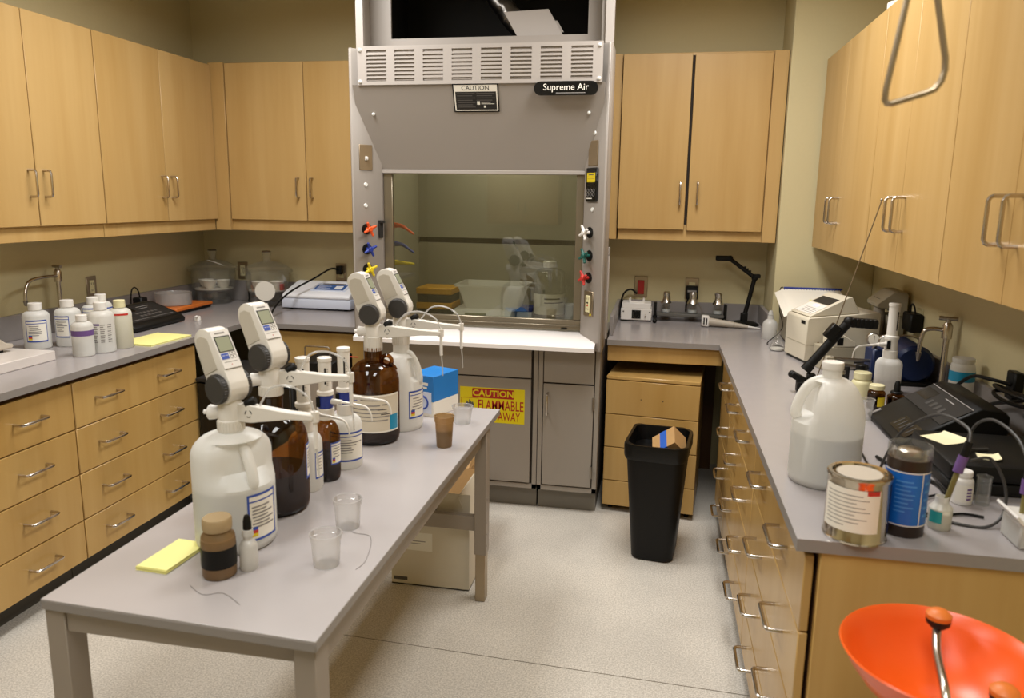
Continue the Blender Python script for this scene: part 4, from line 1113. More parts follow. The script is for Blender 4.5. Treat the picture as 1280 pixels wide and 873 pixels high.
m.torus((0, 0, 0), .026, .004, 22, M=F @ Matrix.Translation((.008, -.0862, .055)) @ Matrix.Rotation(PI / 2, 4, 'X'))
m.use('ink').box((-.02, -.087, .045), (.0, -.085, .085), M=F)
m.build('picture', t)
m = MB().use('paper').box((-.03, -.0858, .125), (.035, -.085, .137), M=F).box((-.035, -.0858, .112), (.03, -.085, .12), M=F)
m.build('print', t)
solo('fine_hair_wire', MB().use('ink_light').tube([(-.99, 1.40, TZ + .0012), (-.94, 1.37, TZ + .0012), (-.90, 1.385, TZ + .0012), (-.84, 1.35, TZ + .0012)], .0006, 5, 5),
     'fine loose thread lying near the front edge of the table', 'thread', (-.92, 1.38, TZ))
solo('fine_hair_wire', MB().use('ink_light').tube([(-.80, 1.83, TZ + .0012), (-.75, 1.74, TZ + .0012), (-.69, 1.72, TZ + .0012), (-.655, 1.60, TZ + .0012), (-.66, 1.55, TZ + .0012)], .0007, 5, 5),
     'fine loose thread lying beside the clear cups on the table', 'thread', (-.72, 1.70, TZ))

# ---- floor: black appliance and grey case at the back, cartons below the table
t = thing('floor_appliance', 'black box-shaped appliance on the floor behind the table, below the left corner', 'appliance', (-2.02, 3.53, 0))
MB().use('black').box((-2.28, 3.40, .02), (-1.76, 3.84, .68), .006).build('case', t)
MB().use('black_gloss').box((-2.275, 3.385, .03), (-1.765, 3.40, .675), .004).build('door', t)
MB().use('dark_grey').box((-2.26, 3.42, 0), (-1.78, 3.80, .02)).build('foot', t)
MB().use('dark_grey').box((-2.282, 3.38, .68), (-1.758, 3.842, .70), .004).build('top', t)
t = thing('instrument_case', 'grey case with black lid and wire bail on the floor before the back cabinet', 'case', (-1.66, 3.58, 0))
MB().use('table_steel').box((-1.752, 3.46, 0), (-1.575, 3.72, .72), .004).build('body', t)
MB().use('black').box((-1.754, 3.458, .72), (-1.573, 3.722, .80), .006).build('lid', t)
MB().use('nickel').tube([(-1.735, 3.50, .80), (-1.735, 3.50, .865), (-1.725, 3.50, .872), (-1.61, 3.50, .872), (-1.60, 3.50, .865), (-1.60, 3.50, .80)], .004, 8).build('bail', t)
solo('red_probe', MB().use('red').cyl((-1.60, 3.60, .806), (-1.55, 3.60, .806), .006, seg=8).cyl((-1.55, 3.60, .806), (-1.49, 3.60, .806), .003, seg=8), 'thin red probe lying on the grey case lid', 'probe', (-1.60, 3.60, .80))
t = thing('carton', 'open white cardboard carton on the floor under the table', 'box', (-.88, 2.98, 0))
x0, x1, y0, y1, hh = -1.05, -.712, 2.845, 3.14, .29
m = MB().use('carton_white').box((x0, y0, 0), (x1, y0 + .005, hh)).box((x0, y1 - .005, 0), (x1, y1, hh)).box((x0, y0 + .005, 0), (x0 + .005, y1 - .005, hh)).box((x1 - .005, y0 + .005, 0), (x1, y1 - .005, hh)).box((x0, y0, 0), (x1, y1, .005))
m.build('body', t)
m = MB().use('carton_white').box((-.169, 0, 0), (.169, .13, .004), M=Matrix.Translation(((x0 + x1) / 2, y0, hh)) @ Matrix.Rotation(math.radians(80), 4, 'X'))
m.use('ink')
for k in range(9): m.box((.02 + .008 * k, .035, .004), (.024 + .008 * k + .003 * (k % 2), .075, .0046), M=Matrix.Translation(((x0 + x1) / 2 - .06, y0, hh)) @ Matrix.Rotation(math.radians(80), 4, 'X'))
m.build('flap', t)
MB().use('carton_white').box((0, -.14, 0), (.13, .14, .004), M=Matrix.Translation((x1, (y0 + y1) / 2, hh)) @ Matrix.Rotation(math.radians(-112), 4, 'Y')).build('flap', t)
MB().use('cardboard').box((-.165, 0, 0), (.165, .13, .004), M=Matrix.Translation(((x0 + x1) / 2, y1, hh)) @ Matrix.Rotation(math.radians(65), 4, 'X')).build('flap', t)
MB().use('ink').box((-.14, y0 - .0006, .02), (-.08, y0, .035), M=Matrix.Translation((x0 + .15, 0, 0))).build('print', t)
m = MB().use('paper').box((x0 + .06, y0 - .0004, .16), (x0 + .18, y0, .24)).use('ink_light').box((x0 + .08, y0 - .0006, .20), (x0 + .15, y0, .204)).box((x0 + .08, y0 - .0006, .19), (x0 + .13, y0, .193))
m.build('label', t)
t = thing('carton', 'tan cardboard carton behind the white one under the table end', 'box', (-.93, 3.36, 0))
MB().use('cardboard').box((-1.10, 3.20, 0), (-.80, 3.50, .40), .002).build('body', t)
MB().use('cardboard').box((-.165, 0, 0), (.130, .16, .004), M=Matrix.Translation((-.932, 3.20, .402)) @ Matrix.Rotation(math.radians(28), 4, 'X')).build('flap', t)
# ------------------------------------------------------------------ right back worktop
def wall_plate(label, c, body):
    t = thing('wall_outlet', label, 'outlet', c)
    F = frame(c, (1, 0, 0), (0, 0, 1))
    MB().use('steel_brush').box((-.04, -.065, 0), (.04, .065, .005), .002, M=F).build('plate', t)
    if body == 'red': plabel(MB().use('sign_red').box((-.02, -.045, .005), (.02, .04, .012), .002, M=F).build('socket', t), 'red emergency socket')
    else: MB().use('cream').box((-.019, -.04, .005), (.019, .04, .008), .002, M=F).build('socket', t)
    return F
wall_plate('steel wall outlet with red socket on back wall behind the small white box', (-.098, YB - .001, 1.10), 'red')
F = wall_plate('steel wall outlet on back wall with black plug-in adapter', (.206, YB - .001, 1.098), 'c')
t = thing('power_adapter', 'black plug-in adapter with grey stripe in the outlet behind the foil-topped flasks', 'adapter', (.206, YB - .01, 1.085))
m = MB().use('black').box((-.034, -.05, -.045), (.036, -.0005, .035), .005).use('ink_light').box((-.026, -.0508, -.002), (.026, -.05, .010)); m.build('body', t, world=False)
MB().use('black').tube([(-.02, -.04, -.04), (-.03, -.045, -.08), (-.03, -.05, -.12)], .005, 8, 4).build('cord', t, world=False)
t = thing('stirrer_box', 'small white instrument box with black dial on worktop right of the fume hood', 'instrument', (-.11, 4.56, CT))
m = MB().use('white').box((-.205, 4.50, .922), (-.025, 4.64, .99), .003).box((-.20, 4.508, .99), (-.03, 4.64, 1.022), .003); m.build('housing', t)
m = MB().use('black').box((-.14, 4.496, .932), (-.088, 4.50, .982), .001).cyl((-.114, 4.497, .957), (-.114, 4.485, .957), .014, .011, 14).use('ink_light')
for k in range(9):
    a = PI * (.15 + k * .21); m.box((-.1145 + .02 * math.cos(a), 4.4955, .9565 + .02 * math.sin(a)), (-.1125 + .02 * math.cos(a), 4.496, .9585 + .02 * math.sin(a)))
plabel(m.build('dial', t), 'black square dial')
m = MB().use('nickel').cyl((-.06, 4.50, .953), (-.06, 4.485, .957), .005, seg=8).use('black').cyl((-.19, 4.5, .972), (-.19, 4.497, .972), .004, seg=8).cyl((-.036, 4.5, .972), (-.036, 4.497, .972), .004, seg=8); m.build('toggle', t)
MB().use('black').box((-.203, 4.505, CT), (-.027, 4.635, .922)).build('foot', t)
m = MB().use('white').box((-.16, 4.53, 1.022), (-.07, 4.60, 1.03), .001).box((-.16, 4.53, 1.03), (-.15, 4.60, 1.045)).box((-.08, 4.53, 1.03), (-.07, 4.60, 1.045)).use('ink_light').box((-.148, 4.535, 1.03), (-.082, 4.595, 1.034)); m.build('top_tray', t)
MB().use('black').tube([(-.12, 4.66, 1.06), (-.15, 4.655, 1.085), (-.185, 4.65, 1.075), (-.208, 4.645, 1.03), (-.209, 4.645, .95), (-.204, 4.62, .945)], .006, 8, 6).build('cord', t)
# rack bar with flasks
t = thing('support_rack', 'long dark grey rail stand carrying three foil-topped flasks', 'rack', (.18, 4.58, CT))
MB().use('rail_grey').box((.003, 4.545, .945), (.392, 4.635, .963), .003).build('rail', t)
for x in (-.005, .40):
    m = MB().use('black').box((x - .008, 4.56, .93), (x + .008, 4.61, 1.025), .003).tube([(x, 4.59, .945), (x, 4.50, .935), (x, 4.47, .928)], .007, 8).sphere((x, 4.468, .928), .0138, 12).sphere((x, 4.635, .928), .0138, 12).box((x - .005, 4.6, .922), (x + .005, 4.64, .935)); m.build('end_bracket', t)
for x in (.30,): MB().use('black').cyl((x, 4.555, CT), (x, 4.555, .946), .014, seg=12).build('foot', t)
for x, lab in ((.058, 'foil-topped glass flask on the rail stand, left one'), (.211, 'foil-topped glass flask on the rail stand, middle one below the adapter'), (.357, 'foil-topped glass flask on the rail stand, right one')):
    t = thing('foil_flask', lab, 'flask', (x, 4.585, .9635), 0, 'foil-topped flasks')
    MB().use('clear_glass').lathe([(0, .002), (.026, 0), (.028, .004), (.025, .03), (.013, .068), (.0125, .10), (.014, .102), (.011, .102)], seg=22).build('flask', t, world=False)
    m = MB().use('foil').lathe([(.033, .060), (.026, .070), (.021, .085), (.0195, .10), (.021, .122), (.014, .128), (0, .128)], seg=18)
    for v in m.bm.verts: v.co += mathutils.noise.noise_vector(v.co * 60 + Vector((x * 50, 0, 0))) * .006
    m.build('foil_cap', t, world=False)
    MB().use('liquid_clear').lathe([(0, .003), (.026, .004), (.0255, .02), (0, .02)], seg=18).build('liquid', t, world=False)
# thermometer wire leaning at the flasks
solo('thin_probe', MB().use('nickel').tube([(.235, 4.50, 1.04), (.262, 4.48, .99), (.285, 4.44, CT + .004)], .0025, 6, 3), 'thin bent wire probe leaning on the middle foil flask', 'probe', (.26, 4.48, CT))
# pipette
t = thing('pipette', 'grey-white pipette lying on worktop right of the fume hood', 'pipette', (.42, 4.43, CT))
A = Vector((.28, 4.415, .948)); B = Vector((.58, 4.40, .920)); d = (B - A).normalized()
m = MB().use('grey_plastic').cyl(A + d * .02, A + d * .16, .0225, .016, 18, .003).cyl(A + d * .16, A + d * .235, .015, .009, 16); m.build('barrel', t)
fr = frame(A, d, (0, 0, 1))
m = MB().use('white').box((-.022, -.030, -.022), (.022, .032, .022), .006, M=fr); m.use('dark_grey').box((-.012, -.018, .022), (-.004, .02, .0235), M=fr).box((.002, -.018, .022), (.01, .02, .0235), M=fr); m.build('head', t)
MB().use('white').cyl(A + d * .235, B, .007, .003, 12).build('tip', t)
def articulated(label, base, knee, elbow, end, group=None):
    pass
t = thing('arm_stand', 'black jointed arm on round base standing on worktop beside the column', 'stand', (.503, 4.555, CT))
b = Vector((.503, 4.555, CT))
MB().use('black').lathe([(0, 0), (.088, 0), (.09, .006), (.07, .016), (.03, .024), (0, .026)], (b.x, b.y, b.z), 36).build('base', t)
k0 = b + Vector((0, 0, .02)); k1 = Vector((.55, 4.555, 1.19)); k2 = Vector((.405, 4.555, 1.295))
m = MB().use('black').box((.485, 4.54, .93), (.525, 4.57, .985), .004).tube([k0, Vector((.508, 4.555, .97)), k1], .013, 10); m.build('lower_arm', t)
m = MB().use('black').tube([k1, k2], .0115, 10).sphere(k1, .02, 12).box((k1.x - .008, 4.535, k1.z), (k1.x + .03, 4.575, k1.z + .02), .003)
for u in (.2, .3, .4): m.box((-.006, -.006, 0), (.006, .006, .022), M=Matrix.Translation(k1.lerp(k2, u)))
m.build('upper_arm', t)
MB().use('black').box((.325, 4.54, 1.283), (.41, 4.57, 1.312), .004).sphere((.405, 4.555, 1.297), .018, 12).build('head', t)

# ------------------------------------------------------------------ right worktop
t = thing('spectrophotometer', 'beige bench spectrophotometer with sloping keypad on right worktop by the column', 'instrument', (.659, 3.494, CT), math.radians(14.8))
def Lc(m, n, lab=None):
    o = m.build(n, t, world=False)
    if lab: plabel(o, lab)
    return o
Lc(MB().use('beige').prism([(0, .012), (0, .196), (.008, .206), (.325, .232), (.335, .222), (.335, .012)], 'xz', 0, .215, .003), 'housing')
Lc(MB().use('beige').prism([(.012, .2085), (.012, .214), (.185, .298), (.20, .298), (.238, .232), (.238, .226)], 'xz', .008, .205, .003), 'console')
a_ = math.atan2(.084, .173)
F = Matrix.Translation((.012, .0, .2148)) @ Matrix.Rotation(-a_, 4, 'Y')
m = MB().use('dark_grey').box((.10, .03, -.001), (.155, .185, .0012), M=F); Lc(m, 'display', 'dark display window')
m = MB().use('white').box((.012, .022, -.001), (.092, .19, .0012), M=F).use('instr_blue').box((.066, .07, .0012), (.09, .13, .0018), M=F).use('ink_light')
for k in range(4): m.box((.02 + k * .011, .035, .0012), (.023 + k * .011, .15, .0016), M=F)
Lc(m, 'keypad', 'white keypad')
m = MB().use('beige_dark').box((.0005, -.0006, .084), (.335, 0, .0865)).box((-.0006, 0, .084), (0, .215, .0865)).use('brass').cyl((.055, 0, .095), (.055, -.004, .095), .005, seg=10).use('black').box((-.001, .02, .175), (0, .06, .19)); Lc(m, 'trim_line')
Lc(MB().use('rubber_grey').box((.01, .01, 0), (.325, .205, .012)), 'foot')
t = thing('cuvette_module', 'small beige module with dark window in front of the beige spectrophotometer', 'instrument', (.80, 3.40, CT), math.radians(14.8))
Lc(MB().use('beige_dark').prism([(-.09, 0), (-.09, .10), (.05, .10), (.05, 0)], 'xz', 0, .10, .003), 'housing')
Lc(MB().use('beige').prism([(-.05, .1005), (-.05, .155), (-.03, .165), (.05, .12), (.05, .1005)], 'xz', .0, .10, .003), 'hood')
Lc(MB().use('black').box((-.035, -.001, .108), (-.008, 0, .14)), 'window', 'dark window')
t = thing('printer', 'low beige sloping-top printer under the spiral notebook by the column', 'printer', (.80, 4.03, CT))
MB().use('beige_dark').prism([(3.84, .922), (3.84, 1.075), (4.24, 1.14), (4.26, 1.13), (4.26, .922)], 'yz', .655, .945, .005).build('housing', t)
MB().use('rubber_grey').box((.665, 3.86, CT), (.935, 4.24, .922)).build('foot', t)
t = thing('spiral_notebook', 'open spiral notebook with yellow sticky note lying on the beige printer', 'notebook', (.82, 4.05, 1.12))
sl = math.atan2(.075, .36)
F = Matrix.Translation((.69, 3.85, 1.082)) @ Matrix.Rotation(sl, 4, 'X')
m = MB().use('paper')
for k in range(5): m.prism([(-.075 + .006 * k, -.012 + .003 * k), (-.04, -.003 + .0025 * k), (.0, .001 + .0025 * k), (.25, .001 + .0025 * k), (.25, .0028 + .0025 * k), (.0, .003 + .0025 * k), (-.04, -.001 + .0025 * k), (-.075 + .006 * k, -.0102 + .003 * k)], 'xz', .0, .37, M=F)
m.build('pages', t)
m = MB().use('valve_blue').cyl(F @ Vector((-.03, .372, .018)), F @ Vector((.262, .372, .018)), .005, seg=10)
for k in range(21): m.torus((0, 0, 0), .009, .002, 12, M=F @ Matrix.Translation((-.028 + k * .014, .37, .013)) @ Matrix.Rotation(PI / 2, 4, 'Y'))
plabel(m.build('spiral_binding', t), 'dark blue spiral binding')
MB().use('note_yellow').box((.07, .10, .0135), (.17, .20, .0142), M=F).build('sticky_note', t)
solo('bent_wire', MB().use('black').tube([(.66, 4.235, 1.175), (.648, 4.24, 1.168), (.643, 4.22, 1.13), (.643, 4.18, 1.05)], .0025, 6, 6).tube([(.643, 4.18, 1.05), (.642, 4.05, .98), (.56, 3.95, .918), (.60, 3.90, .918), (.645, 3.80, .93)], .0025, 6, 6),
     'thin black wire looping from the notebook down beside the column', 'wire', (.62, 4.1, CT))
t = thing('wash_bottle', 'small frosted squeeze bottle standing at the foot of the column', 'bottle', (.59, 4.11, CT))
MB().use('frosted').lathe([(0, .002), (.036, 0), (.038, .004), (.038, .08), (.030, .095), (.016, .105), (.014, .125), (0, .128)], seg=24).build('body', t, world=False)
MB().use('frosted').cyl((0, 0, .1285), (0, 0, .15), .013, .008, 14).build('cap', t, world=False)
t = thing('glass_flask', 'small clear glass flask with white cap lying base at the spectrophotometer corner', 'flask', (.585, 3.79, CT))
MB().use('clear_glass').lathe([(0, .002), (.032, 0), (.036, .006), (.036, .012), (.020, .058), (.0105, .075), (.0105, .095), (.013, .097)], seg=26).build('body', t, world=False)
MB().use('white').lathe([(0, .004), (.031, .004), (.0315, .012), (0, .012)], seg=22).build('contents', t, world=False)
t['label'] = 'small clear glass flask with white powder beside the spectrophotometer corner'
# black jointed arm with clamp
t = thing('boom_stand', 'black jointed boom with clamp leaning up over the right worktop behind the white jug', 'stand', (.55, 2.95, CT))
p0, p1, p2 = Vector((.562, 2.95, 1.0)), Vector((.70, 2.95, 1.19)), Vector((.80, 2.95, 1.186))
m = MB().use('black').tube([p0, p1], .017, 12).box((-.018, -.02, -.03), (.018, .02, .03), .004, M=Matrix.Translation(p0.lerp(p1, .72) + Vector((-.016, 0, .014))) @ Matrix.Rotation(math.radians(36), 4, 'Y')); m.sphere(p1, .021, 12).tube([p0, p0.lerp(p1, .12)], .021, 10); m.build('lower_arm', t)
m = MB().use('black').tube([p1, p2], .014, 10)
for u in (.15, .3, .45, .6, .75, .9): m.box((-.008, -.016, -.018), (.008, .016, .016), .002, M=Matrix.Translation(p1.lerp(p2, u)))
m.build('upper_arm', t)
m = MB().use('black').box((-.035, -.018, -.012), (.035, .018, .012), .003, M=Matrix.Translation((.545, 2.95, .968)) @ Matrix.Rotation(math.radians(28), 4, 'Y')).box((.535, 2.93, CT), (.585, 2.97, .96), .005).box((.57, 2.935, .95), (.60, 2.965, .99), .004).sphere((.517, 2.95, .982), .015, 10); m.build('clamp', t)
t = thing('long_thin_rod', 'long thin metal rod leaning from the right worktop up to a wall cabinet handle', 'rod', (.62, 3.06, CT))
MB().use('brass').cyl((.62, 3.06, .9155), (.7585, 2.905, 1.63), .0022, seg=8).build('shaft', t)
MB().use('nickel').sphere((.7585, 2.905, 1.634), .005, 10).build('tip', t)
# tall column instrument
t = thing('column_instrument', 'tall beige instrument with angled head and cylinder at the back of right worktop', 'instrument', (1.05, 3.75, CT))
MB().use('beige_dark').prism([(.985, 1.155), (.982, 1.175), (1.05, 1.232), (1.10, 1.232), (1.112, 1.22), (1.112, 1.12), (1.08, 1.12), (1.06, 1.15)], 'xz', 3.66, 3.84, .004).build('head', t)
MB().use('beige_dark').box((1.035, 3.68, .93), (1.11, 3.82, 1.1195), .003).build('column', t)
MB().use('grey_plastic').cyl((1.008, 3.72, .93), (1.008, 3.72, 1.152), .024, seg=20).build('cylinder', t)
MB().use('beige_dark').box((.985, 3.66, CT), (1.112, 3.84, .93), .003).build('base', t)
MB().use('ink').box((1.0, 3.70, 0), (1.03, 3.80, .001), M=Matrix.Translation((-.0, 0, 1.192)) @ Matrix.Rotation(0, 4, 'Y')).build('slot', t)
# vacuum pump with gauges
t = thing('vacuum_pump', 'dark blue vacuum pump with two round gauges against the right wall', 'pump', (1.0, 3.25, CT))
m = MB().use('pump_blue').cyl((1.01, 3.16, 1.0), (1.01, 3.42, 1.0), .075, .075, 28, .012); m.build('tank', t)
MB().use('pump_blue').box((.85, 3.16, .93), (.93, 3.28, 1.055), .008).build('motor_block', t)
MB().use('black').box((.845, 3.15, CT), (1.08, 3.43, .93), .003).build('base', t)
for x, y, z in ((.842, 3.145, 1.098), (.882, 3.135, 1.092)):
    g = MB().use('nickel').cyl((x, y + .012, z), (x, y - .012, z), .026, .026, 22, .003); gg = g.build('gauge', t)
    m = MB().use('paper').cyl((x, y - .0125, z), (x, y - .0135, z), .021, seg=20).use('ink').box((x - .001, y - .0142, z - .002), (x + .001, y - .0137, z + .016)); m.build('dial_face', gg)
m = MB().use('nickel').cyl((.862, 3.20, 1.05), (.862, 3.15, 1.09), .008, seg=10).tube([(.90, 3.15, 1.105), (.96, 3.16, 1.115), (1.02, 3.2, 1.10), (1.04, 3.22, 1.07)], .004, 8, 5); m.build('pipe', t)
t = thing('clamp_block', 'dark clamp block holding metal rods beside the blue pump', 'clamp', (.70, 3.20, CT))
MB().use('beige_dark').box((.672, 3.13, CT), (.70, 3.165, 1.02), .003).build('post', t)
m = MB().use('dark_grey').box((.702, 3.12, .95), (.735, 3.17, 1.0), .004).cyl((.75, 3.14, CT), (.75, 3.14, .985), .016, seg=14); m.build('body', t)
m = MB().use('nickel').cyl((.68, 3.15, 1.01), (.848, 3.20, 1.0), .007, seg=10).cyl((.69, 3.155, .985), (.848, 3.20, .97), .009, seg=10).box((.69, 3.14, .975), (.715, 3.18, 1.02), .003); m.build('rod', t)
simple_bottle('dark_vial', 'small dark glass vial with pale label beside the cream jar', 'vial', (.700, 2.985, CT), .0165, .085, 'black_gloss', .8, .2, 'nickel')
simple_bottle('clear_vial', 'clear vial with black cap standing behind the cream jar', 'vial', (.785, 3.045, CT), .022, .10, 'clear_glass', .85, .25, 'black')
t = dispenser('white dispenser bottle with tall graduated plunger on right worktop', (.873, 3.02, CT), .047, .155, 'hdpe', 0, .135, None, rot=math.radians(200), blue=False, group='dispensers on the right worktop')
MB().use('tan_liquid').lathe([(0, .004), (.043, .004), (.0455, .01), (.0455, .06), (0, .06)], seg=24).build('liquid', t, world=False)
t = simple_bottle('cream_jar', 'squat cream-white plastic jar with cream lid on right worktop', 'jar', (.757, 2.915, CT), .037, .098, 'cream', .72, .30, 'cream', None, None, .5, .16, 1.15)
t = simple_bottle('amber_vial', 'small amber bottle with pale cap and yellow label by the clear cup', 'bottle', (.772, 2.775, CT), .029, .085, 'amber', .72, .24, 'cream', 'amber bottles on the right worktop', 'liquid_dark', .9, .12, 1.2)
MB().use('yellow').cylrect(.0295, -95, -35, .012, .045).build('label', t, world=False)
t = simple_bottle('amber_vial', 'small amber bottle with black dropper bulb by the dispenser bottle', 'bottle', (.842, 2.79, CT), .030, .062, 'amber', .6, .2, 'black', 'amber bottles on the right worktop', 'liquid_dark', .9, .14, 1.15)
plabel(MB().use('black').lathe([(0, .063), (.012, .063), (.0095, .09), (.006, .098), (0, .10)], seg=14).build('bulb', t, world=False), 'black rubber bulb')
cup('tiny clear cup on right worktop in front of the amber bottles', (.700, 2.61, CT), 'clear_plastic', .017, .023, .072, None)
t = thing('power_adapter', 'black adapter with cord loop plugged into the right wall above the pump', 'adapter', (XR - .001, 3.545, 1.055))
MB().use('black').box((-.055, -.06, .02), (-.001, .055, .10), .006).build('body', t, world=False)
MB().use('black').tube([(-.03, .03, .098), (-.032, .028, .125), (-.034, 0, .138), (-.034, -.03, .125), (-.032, -.04, .098)], .004, 8, 5).build('cord', t, world=False)
MB().use('cream').box((-.001, -.04, .0), (.0, .04, .12)).build('plate', t, world=False)
faucet('chrome gooseneck faucet at right wall beside the blue pump', (1.085, 3.09), (-.085, .02), 1.15, 1.025, 'lab faucets')
t = simple_bottle('wash_bottle', 'translucent bottle with bright blue band at the right wall behind the black meter', 'bottle', (1.058, 2.83, CT), .040, .185, 'hdpe_natural', .8, .1, 'frosted', None, 'liquid_yellow', .25)
plabel(MB().use('aqua').cylrect(.0406, -250, 20, .105, .14, seg=24).build('band', t, world=False), 'bright blue band')
# big black meter (length along the wall, sloping towards the aisle)
t = thing('ph_meter', 'large black sloping bench meter on right worktop behind the white jug', 'meter', (.85, 2.47, CT))
y0, y1 = 2.30, 2.645
MB().use('black').prism([(.716, .918), (.712, .93), (.925, 1.052), (.985, 1.045), (1.0, 1.03), (1.0, .918)], 'xz', y0, y1, .004).build('housing', t)
e_ = Vector((.925 - .712, 0, 1.052 - .93)).normalized()
F = frame((.80, (y0 + y1) / 2, .9818), (0, -1, 0), e_)
m = MB().use('dark_grey').box((-.165, .025, -.001), (.165, .118, .0015), M=F).use('black_gloss').box((-.155, .06, .0015), (-.06, .105, .002), M=F)
m.use('ink_light').box((-.165, .120, -.001), (.165, .1225, .0018), M=F).box((.0, .10, .0015), (.07, .103, .002), M=F).use('charcoal')
for k in range(4): m.box((-.04 + k * .035, .05, .0015), (-.022 + k * .035, .075, .0022), M=F)
m.build('display_panel', t)
m = MB().use('black_gloss').box((.0, -.075, -.001), (.15, -.02, .0015), M=F).use('charcoal')
for k in range(5): m.box((.012 + k * .027, -.065, .0015), (.018 + k * .027, -.03, .002), M=F)
m.build('keypad', t)
MB().use('ink_light').box((-.155, -.09, -.001), (-.14, -.06, .0015), M=F).build('mark', t)
MB().use('rubber_grey').box((.73, y0 + .01, CT), (.99, y1 - .01, .918)).build('foot', t)
t = thing('black_case', 'low black case with cream sticky notes in front of the large meter', 'case', (.9, 2.1, CT))
MB().use('black').box((.732, 1.958, .918), (1.08, 2.24, .950), .006).build('base', t)
MB().use('black').box((.728, 1.95, .951), (1.085, 2.25, .995), .012, seg=2).build('lid', t)
MB().use('rubber_grey').box((.75, 1.97, CT), (1.06, 2.23, .918)).build('foot', t)
for k, (x, y, r, w, lab) in enumerate(((.785, 2.16, .5, .085, 'cream sticky note lying on the black case, far one'), (.84, 2.02, -.2, .05, 'cream sticky note lying on the black case, near one at its edge'))):
    M = Matrix.Translation((x, y, .9953)) @ Matrix.Rotation(r, 4, 'Z')
    m = MB().use('note_cream').prism([(-w / 2, .001), (0, .0012), (w / 2 - .01, .003), (w / 2, .008), (w / 2 - .001, .0088), (w / 2 - .01, .0038), (0, .0019), (-w / 2, .0016)], 'xz', -w / 2, w / 2, M=M)
    solo('sticky_note', m, lab, 'note', (x, y, .995), 'sticky notes on the black case')
# white gallon jug, paint can, blue canister
t = thing('plastic_jug', 'large translucent plastic jug half full of clear liquid on right worktop', 'jug', (.444, 1.985, CT))
jug(t, .0865, .295, math.radians(184), .0235, 'hdpe_natural', liquid=True, lf=.45, dw=.75, deep=.44, topf=.93, shf=.56)
MB().use('white').lathe([(0, .2955), (.0255, .2955), (.0262, .298), (.0262, .311), (.025, .314), (0, .314)], seg=28).build('cap', t, world=False)
t = thing('paint_can', 'shiny metal paint can with white label at the corner of right worktop', 'can', (.445, 1.657, CT))
m = MB().use('tin').lathe([(0, .003), (.060, .003), (.0645, 0), (.0655, .004), (.0632, .008), (.0632, .132), (.0655, .136), (.0655, .142), (.063, .144), (.055, .143), (.052, .136), (.050, .136), (.048, .140), (0, .139)], seg=44); m.build('body', t, world=False)
m = MB().use('paper').cylrect(.0638, -175, -62, .028, .122, seg=20).use('ink_light')
for k in range(9): m.cylrect(.0641, -165, -165 + (70, 82, 60, 76, 85, 58, 80, 66, 40)[k], .108 - k * .0085, .1098 - k * .0085, seg=10)
m.use('red').cylrect(.0641, -88, -64, .112, .122, seg=5)
m.use('label_blue').cylrect(.0638, -25, 40, .02, .125, seg=10)
plabel(m.build('label', t, world=False), 'white printed label')
MB().use('grey_plastic').lathe([(.0, .1405), (.045, .1415), (.046, .1405)], seg=30).build('lid', t, world=False)
t = thing('canister', 'blue and black cylindrical canister with clear cap beside the paint can', 'canister', (.553, 1.70, CT), 0)
m = MB().use('can_brown').lathe([(0, .002), (.042, 0), (.0435, .004), (.0435, .172), (0, .172)], seg=36); m.build('body', t, world=False)
m = MB().use('can_blue').cylrect(.0439, -180, 180, .026, .148, seg=48).use('paper').cylrect(.0443, -66, -63, .026, .148, seg=2).cylrect(.0443, -180, 60, .145, .1475, seg=30).cylrect(.0443, -180, 60, .027, .0295, seg=30)
m.use('print_blue')
for k in range(8): m.cylrect(.0443, -135, -135 + (45, 55, 40, 52, 48, 36, 50, 30)[k], .125 - k * .0095, .128 - k * .0095, seg=7)
for k in range(5): m.cylrect(.0443, -55, -55 + (20, 28, 16, 30, 22)[k], .12 - k * .018, .126 - k * .018, seg=5)
plabel(m.build('label', t, world=False), 'blue printed label')
MB().use('clear_glass').lathe([(.0438, .1725), (.0445, .196), (.0435, .199), (.0425, .196), (.0425, .1735)], seg=36).build('cap', t, world=False)
MB().use('nickel').lathe([(0, .1725), (.026, .1725), (.026, .186), (.02, .19), (0, .19)], seg=22).build('spout', t, world=False)
# electrodes and bottles
def electrode(label, a, b, group='ph electrodes'):
    a, b = Vector(a), Vector(b); d = (b - a).normalized(); Lh = (b - a).length
    t = thing('ph_electrode', label, 'electrode', tuple(a), 0, group)
    MB().use('olive_glass').cyl(a, a + d * Lh * .62, .0058, seg=12).build('shaft', t)
    MB().use('purple').cyl(a + d * Lh * .62, a + d * Lh * .82, .0105, seg=14).build('grip', t)
    MB().use('black').cyl(a + d * Lh * .82, b, .009, .008, 12).build('cap', t)
    return t
t = thing('storage_bottle', 'small clear bottle with teal label holding a tilted electrode on right worktop', 'bottle', (.640, 1.735, CT), 0)
MB().use('frosted').lathe([(0, .002), (.022, 0), (.024, .004), (.024, .048), (.016, .058), (.0135, .062), (.0135, .074), (.0125, .074), (.0125, .062)], seg=24).build('body', t, world=False)
MB().use('liquid_yellow').lathe([(0, .003), (.021, .003), (.0232, .007), (.0232, .04), (0, .04)], seg=20).build('liquid', t, world=False)
MB().use('teal').cylrect(.0245, -165, -100, .018, .045, seg=8).build('label', t, world=False)
electrode('purple-gripped electrode with black cap tilted in the small teal-labelled bottle', (.638, 1.7345, .93), (.682, 1.7405, 1.115))
t = simple_bottle('white_vial', 'small white plastic bottle with printed label before the black case', 'bottle', (.745, 1.905, CT), .0225, .082, 'white', .75, .22, 'white', None, None, .5, .12, 1.1)
m = MB().use('paper').cylrect(.0229, -150, -20, .008, .05).use('purple')
